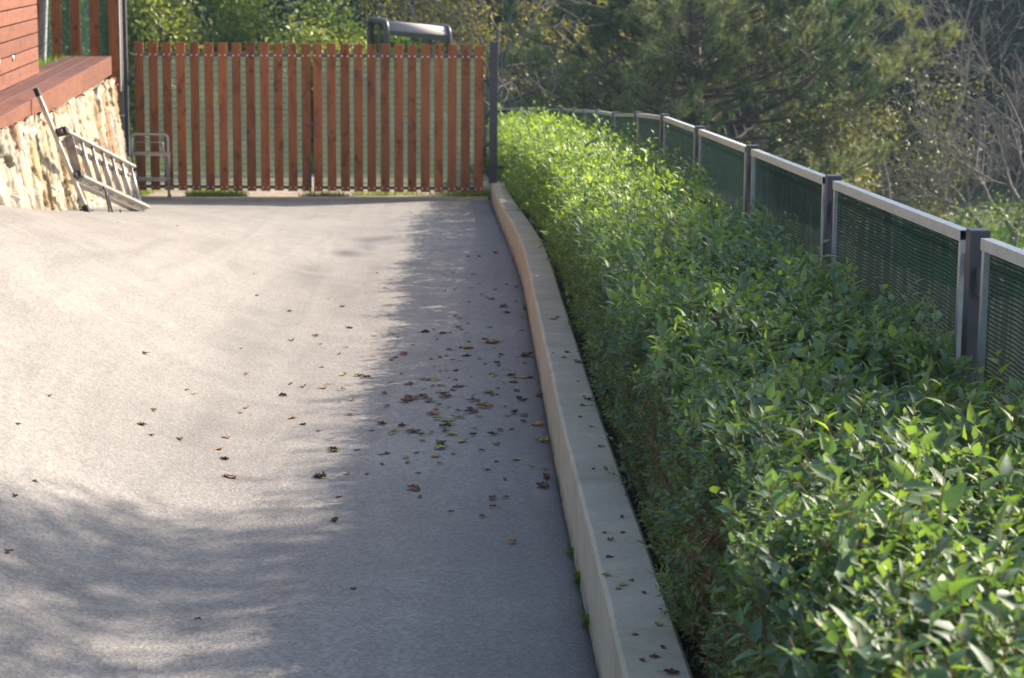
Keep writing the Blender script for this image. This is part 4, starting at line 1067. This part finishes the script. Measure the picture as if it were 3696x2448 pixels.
bushes = [
 ('bushy pale green tree nearest the tall gate post, beyond the picket gate', (-4.5, 31.0), 2.35, 3.2, .085, G1, 11),
 ('darker green leafy tree behind the middle of the left gate leaf', (-3.25, 32.5), 2.15, 3.0, .085, GD, 12),
 ('yellowish green leafy tree behind the meeting of the two gate leaves', (-2.45, 30.5), 1.55, 2.4, .08, G1, 13),
 ('low yellowish shrub just left of the digger cab', (-1.85, 30.8), 1.35, 1.2, .07, ((.10, .15, .02), (.32, .32, .05)), 14),
 ('tall leafy tree behind the tall dark gate post', (-5.6, 33.0), 2.8, 3.4, .09, G1, 15)]
for lab, (x, y), h, ln, lf, cols, sd in bushes:
    g = float(terr(x, y)); sk = skeleton((x, y, g-.1), (0, 0, 1), h*.92, .07, 3, 7, .62, .10, .55, sd)
    broad_tree('leafy_tree', lab, 'tree', (x, y, g-.1), h, None, lf, cols, skel=sk, seed=sd, nleaf=9 if h > 1.5 else 7, jitter=.15, group='leafy trees beyond the gate')
# bare branched tree and yellow tree right of the digger
def simple_tree(name, lab, x, y, h, R, levels, nb, spread, up, leaf, cols, nleaf, sd, bark='bark', lenf=.62, jit=.15, group=None, tmin=.004, mat='tree_leaf', dirv=(0, 0, 1)):
    g = float(terr(x, y)); sk = skeleton((x, y, g-.15), dirv, h, R, levels, nb, spread, up, lenf, sd)
    return broad_tree(name, lab, 'tree', (x, y, g-.15), h, None, leaf, cols, skel=sk, seed=sd, nleaf=nleaf, jitter=jit, bark=bark, group=group, twig_min=tmin, mat=mat)
simple_tree('bare_tree', 'pale leafless fruit tree with upright twigs right of the digger cab', -.05, 33, 2.3, .07, 3, 5, .55, .10, .06, ((.30, .26, .05), (.36, .28, .05)), 0, 21, 'bark_pale', tmin=.007)
simple_tree('autumn_tree', 'olive and orange autumn tree between the digger and the pine', .6, 50, 4.4, .12, 3, 8, .6, .08, .13, ((.12, .15, .05), (.24, .20, .06)), 7, 22, jit=.25)
simple_tree('scrub_tree', 'sparse twiggy shrub with yellow leaves behind the short gate post', .55, 36, 2.2, .05, 3, 6, .7, .05, .07, ((.13, .13, .05), (.24, .21, .06)), 1, 23, 'bark_pale', tmin=.006)
simple_tree('bare_tree', 'grey leafless tree standing in the grass at the right edge', 9.35, 38, 2.6, .11, 4, 5, .42, .16, .06, G1, 0, 24, 'bark_pale', lenf=.62, tmin=.005)
simple_tree('bare_tree', 'slender leafless tree with upright grey twigs above the mesh fence', 9.6, 44, 3.6, .09, 4, 4, .40, .18, .06, G1, 0, 25, 'bark_pale', lenf=.62, tmin=.005)
simple_tree('olive_shrub', 'yellow green leafy shrub under the pine boughs behind the fence', 6.2, 36, 1.9, .06, 3, 7, .7, .03, .085, ((.12, .135, .065), (.22, .225, .12)), 6, 26, jit=.16)
simple_tree('olive_shrub', 'sparse olive shrub with curved pale stems between pine and bare trees', 7.6, 40, 3.0, .08, 4, 4, .6, .06, .07, ((.09, .105, .045), (.15, .155, .07)), 1, 27, 'bark_pale', tmin=.006)
simple_tree('olive_shrub', 'dull olive bush low behind the fence left of the bare tree', 8.3, 43, 2.6, .07, 3, 7, .7, .03, .08, ((.07, .09, .03), (.15, .16, .05)), 4, 28)
for i, (x, y, h, lab) in enumerate(((8.0, 34, 1.1, 'young green sapling in the grass, left one of two by the bare tree'), (8.7, 35, .95, 'young green sapling in the grass, right one of two by the bare tree'))):
    simple_tree('sapling', lab, x, y, h, .015, 2, 7, .5, .1, .07, ((.07, .13, .03), (.15, .19, .05)), 4, 31+i, jit=.08, group='saplings in the grass')

def pine():
    r = np.random.default_rng(3); bx, by = 3.78, 38.0; g = float(terr(bx, by))-.2
    root = thing('pine_tree', 'large spreading pine with long needled boughs behind the mesh fence', 'tree', (bx, by, g))
    H = 11.0; segs = []; tuf = []
    tr = [np.array([0, 0, 0.])]
    for i in range(22): tr.append(np.array([.05*sin(i*.9), .04*cos(i*.7), H*(i+1)/22]))
    for i in range(22): segs.append([*tr[i], *tr[i+1], .17*(1-i/23), .17*(1-(i+1)/23)])
    z = .9; az0 = 0
    while z < H-.3:
        f = z/H; nb = 7 if z < 5 else 5
        for b in range(nb):
            az = az0+b*2*pi/nb+r.uniform(-.25, .25); Lb = (4.9*(1-f)**.75)*r.uniform(.75, 1.08)
            if cos(az) < -.3: Lb *= .78
            p = np.array([0, 0, z+r.uniform(-.15, .15)]); d = np.array([cos(az), sin(az), r.uniform(-.10, .12)]); d /= np.linalg.norm(d)
            k = 12; R0 = .022+.006*Lb
            for i in range(k):
                d = d+r.normal(0, .06, 3); d[2] += .035; d /= np.linalg.norm(d)
                q = p+d*Lb/k; segs.append([*p, *q, R0*(1-i/k*.85), R0*(1-(i+1)/k*.85)])
                if i >= 2:
                    for s_ in ((1, -1) if r.random() < .8 else (1,)):
                        sd = np.array([-d[1], d[0], 0])*s_; sd = sd*r.uniform(.6, 1)+d*.7+np.array([0, 0, r.uniform(-.1, .4)]); sd /= np.linalg.norm(sd)
                        Ls = (.35+.13*Lb*(1-i/k)+.25)*r.uniform(.6, 1.3); sp = q.copy(); kk = 4
                        for j in range(kk):
                            sd = sd+r.normal(0, .10, 3); sd[2] += .10; sd /= np.linalg.norm(sd)
                            e = sp+sd*Ls/kk; segs.append([*sp, *e, .012, .009]); sp = e
                            if j == kk-1:
                                tone = r.random()
                                for t_ in range(5 if z < 6 else 3):
                                    td = sd+r.normal(0, .75, 3)+np.array([0, 0, .55]); td /= np.linalg.norm(td); Lt = r.uniform(.08, .30)
                                    tp = e+td*Lt; segs.append([*e, *tp, .008, .006]); tuf.append([*tp, *td, tone])
                        tuf.append([*sp, *sd, tone])
                p = q
            tuf.append([*p, *d, .5])
        z += r.uniform(.36, .52) if z < 5 else .75; az0 += .9
    V, F = seg_tubes(np.array(segs), 5); link('trunk', np_mesh('pine_trunk', V, F), M['bark'], root, smooth=True)
    T = np.array(tuf); low = T[:, 2] < 6.2; print('tufts', len(T), low.sum())
    parts = []
    for msk, nn, wd in ((low, 34, .011), (~low, 12, .016)):
        t = np.repeat(T[msk], nn, 0); n = len(t); dd = t[:, 3:6]
        back = r.uniform(0, .20, (n, 1)); P = t[:, :3]-dd*back
        rad = r.normal(0, 1, (n, 3)); rad -= dd*(rad*dd).sum(1, keepdims=True); rad = norm(rad)
        D = norm(dd*r.uniform(.35, .95, (n, 1))+rad*r.uniform(.4, .9, (n, 1))+[0, 0, .10]); Ln = r.uniform(.10, .17, n)
        s_ = norm(np.cross(D, r.normal(0, 1, (n, 3))))*wd/2
        tone = t[:, 6:7]+r.normal(0, .08, (n, 1)); big = vnoise(P[:, 0]*.8, P[:, 2]*.9+P[:, 1]*.5, 5)[:, None]
        t2 = np.clip(tone*.7+big*.9-.45+.10*(P[:, 0:1] > 1.2), 0, 1)  # right-hand needles lightened: the sunlit side is put into their colour
        col = (np.array([[.055, .130, .062]])*(1-t2)+np.array([[.38, .40, .18]])*t2)*r.uniform(.7, 1.3, (n, 1))
        V = np.stack([P-s_, P+s_, P+D*Ln[:, None]], 1).reshape(-1, 3); F = np.arange(n*3).reshape(-1, 3)
        parts.append((V, F, np.repeat(col, 3, 0)))
    V, F, C = merge(parts); link('crown', np_mesh('pine_crown', V, F, col=C), M['needle'], root)
pine()

def terrace_tree():
    sk = skeleton((-4.47, 22.35, .40), (.02, .02, 1), 4.6, .045, 3, 6, .55, .05, .5, 44, .03)
    sg, tips = sk; sg = sg.copy(); sel = tips[:, 2] > 2.4
    broad_tree('young_tree', 'thin grey lichened tree trunk between the house corner and slatted fence', 'tree', (-4.47, 22.35, .40), 4, None, .07, G1, skel=(sg, tips[sel]), bark='bark_grey', seed=9, nleaf=2, twig_min=.003)
terrace_tree()

# ---------------------------------------------------------------- the tree beyond the right edge whose crown shades the drive
def shade_tree():
    r = np.random.default_rng(17)
    base = np.array([7.6, 9.3, float(terr(7.6, 9.3))-.2])
    root = thing('shade_tree', 'broad leafy tree beyond the right edge whose crown shades the drive', 'tree', base)
    tip = []; s3 = np.array([1.34, .95, 1.0])
    def add(x0, x1, y0, y1, n, h0, h1, gz):  # unseen crown shaped for its shadow: clumps sit up-sun of spots to shade
        for _ in range(n):
            x = r.uniform(x0, x1); y = r.uniform(y0, y1); h = r.uniform(h0, h1)
            if gz == 0 and -1.05 < x < -.25 and 5.1 < y < 6.2: continue
            if gz == 0 and x < -.4 and y > 7.45+.55*(x+.4): continue
            tip.append(np.array([x, y, (float(Hd(x, y)) if gz == 0 else -S*y+gz)])+s3*h)
    add(-.4, .25, 5.2, 8.2, 30, 4.0, 5.6, 0)
    add(-2.7, -.4, 3.2, 7.5, 165, 3.9, 5.6, 0)
    add(.45, 1.9, 4.9, 10.8, 84, 3.2, 5.0, .8)
    tip = np.array(tip)
    segs = []
    c0 = base+np.array([-.4, .0, 3.2]); segs.append([*base, *(base+[-.1, 0, 1.6]), .20, .16]); segs.append([*(base+[-.1, 0, 1.6]), *c0, .16, .12])
    # limbs: cluster the clump centres by azimuth and lead a limb to each group
    k = 9; cent = tip[r.choice(len(tip), k, replace=False)]
    for _ in range(6):
        lab = np.argmin(((tip[:, None]-cent[None])**2).sum(2), 1); cent = np.array([tip[lab == i].mean(0) if (lab == i).any() else cent[i] for i in range(k)])
    for i in range(k):
        a = c0; m = (c0+cent[i])/2+[0, 0, -.25]; segs.append([*a, *m, .05, .03]); segs.append([*m, *cent[i], .03, .016])
        for t in tip[lab == i]:
            m2 = (cent[i]+t)/2+r.normal(0, .1, 3); segs.append([*cent[i], *m2, .012, .008]); segs.append([*m2, *t, .008, .004])
    V, F = seg_tubes(np.array([[*(np.array(s[:3])-base), *(np.array(s[3:6])-base), s[6], s[7]] for s in segs]), 6); link('trunk', np_mesh('shade_trunk', V, F), M['bark'], root, smooth=True)
    nn = 105; T = np.repeat(tip, nn, 0); n = len(T); v = r.normal(0, 1, (n, 3)); v = norm(v)*(r.random((n, 1))**.45)*np.array([[.42, .42, .22]])
    P = T+v; D = norm(v+r.normal(0, .3, (n, 3))+[0, 0, -.1]); N = norm(r.normal(0, .5, (n, 3))+[0, 0, .9])
    col = np.array([[.06, .12, .025]])*r.uniform(.7, 1.5, (n, 1))
    V, F, C = leaves_mesh(P-base, D, N, r.uniform(.055, .09, n), r.uniform(.035, .055, n), col, 0)
    link('crown', np_mesh('shade_crown', V, F, col=C), M['tree_leaf'], root)
shade_tree()

# ---------------------------------------------------------------- far wooded hillside
def forest():
    r = np.random.default_rng(23); parts = []; segs = []  # leaf colours very dark: the hillside's shade is painted into them
    n = 520; xs = r.uniform(-48, 58, n); ys = 62+r.random(n)**1.2*75
    for x, y in zip(xs, ys):
        g = float(terr(x, y)); h = r.uniform(6, 11); conif = r.random() < .4; w = r.uniform(1.3, 2.0) if conif else r.uniform(2.2, 3.4)
        m = 260 if y < 85 else 150
        if conif:
            t = r.random(m)**.6; z = h*(1-t*.92); rr = w*t*r.uniform(.5, 1.05, m); a = r.uniform(0, 2*pi, m); P = np.stack([x+rr*np.cos(a), y+rr*np.sin(a), g+z], -1); base = np.array([.007, .015, .013])
        else:
            v = norm(r.normal(0, 1, (m, 3)))*(r.random((m, 1))**.35); v = v*(1+.25*(vnoise(v[:, 0]*3+x, v[:, 2]*3+y, 3)[:, None]-.5)*2); P = np.array([x, y, g+h*.58])+v*np.array([[w, w, h*.45]]); base = np.array([.011, .020, .014])*(1+.5*(r.random()-.3))
        D = norm(r.normal(0, 1, (m, 3))+[0, 0, -.3]); N = norm(r.normal(0, .6, (m, 3))+[0, 0, .8]); L = r.uniform(.5, .95, m)*(.8 if y < 85 else 1.2)
        parts.append(leaves_mesh(P, D, N, L, L*.7, base[None]*r.uniform(.6, 1.4, (m, 1)), 0))
        segs.append([x, y, g-.5, x, y, g+h*.7, .16, .06])
    V, F, C = merge(parts); o = link('far_forest', np_mesh('far_forest', V, F, col=C), M['far_leaf']); tag(o, kind='stuff')
    V, F = seg_tubes(np.array(segs), 5); tag(link('far_forest_trunks', np_mesh('ft', V, F), M['bark']), kind='stuff')
forest()

# ---------------------------------------------------------------- the hazy air of the valley
def haze():
    mb = MB(); mb.box((-78, -33, -14), (88, 148, 54))
    m = bpy.data.materials.new('haze'); m.use_nodes = True; nt = m.node_tree; nt.nodes.clear()
    o = nt.nodes.new('ShaderNodeOutputMaterial'); v = nt.nodes.new('ShaderNodeVolumePrincipled')
    v.inputs['Color'].default_value = (.60, .80, 1, 1); v.inputs['Density'].default_value = .0005; v.inputs['Anisotropy'].default_value = .3
    nt.links.new(v.outputs[0], o.inputs['Volume'])
    tag(mb.build('haze', m), kind='stuff')
haze()
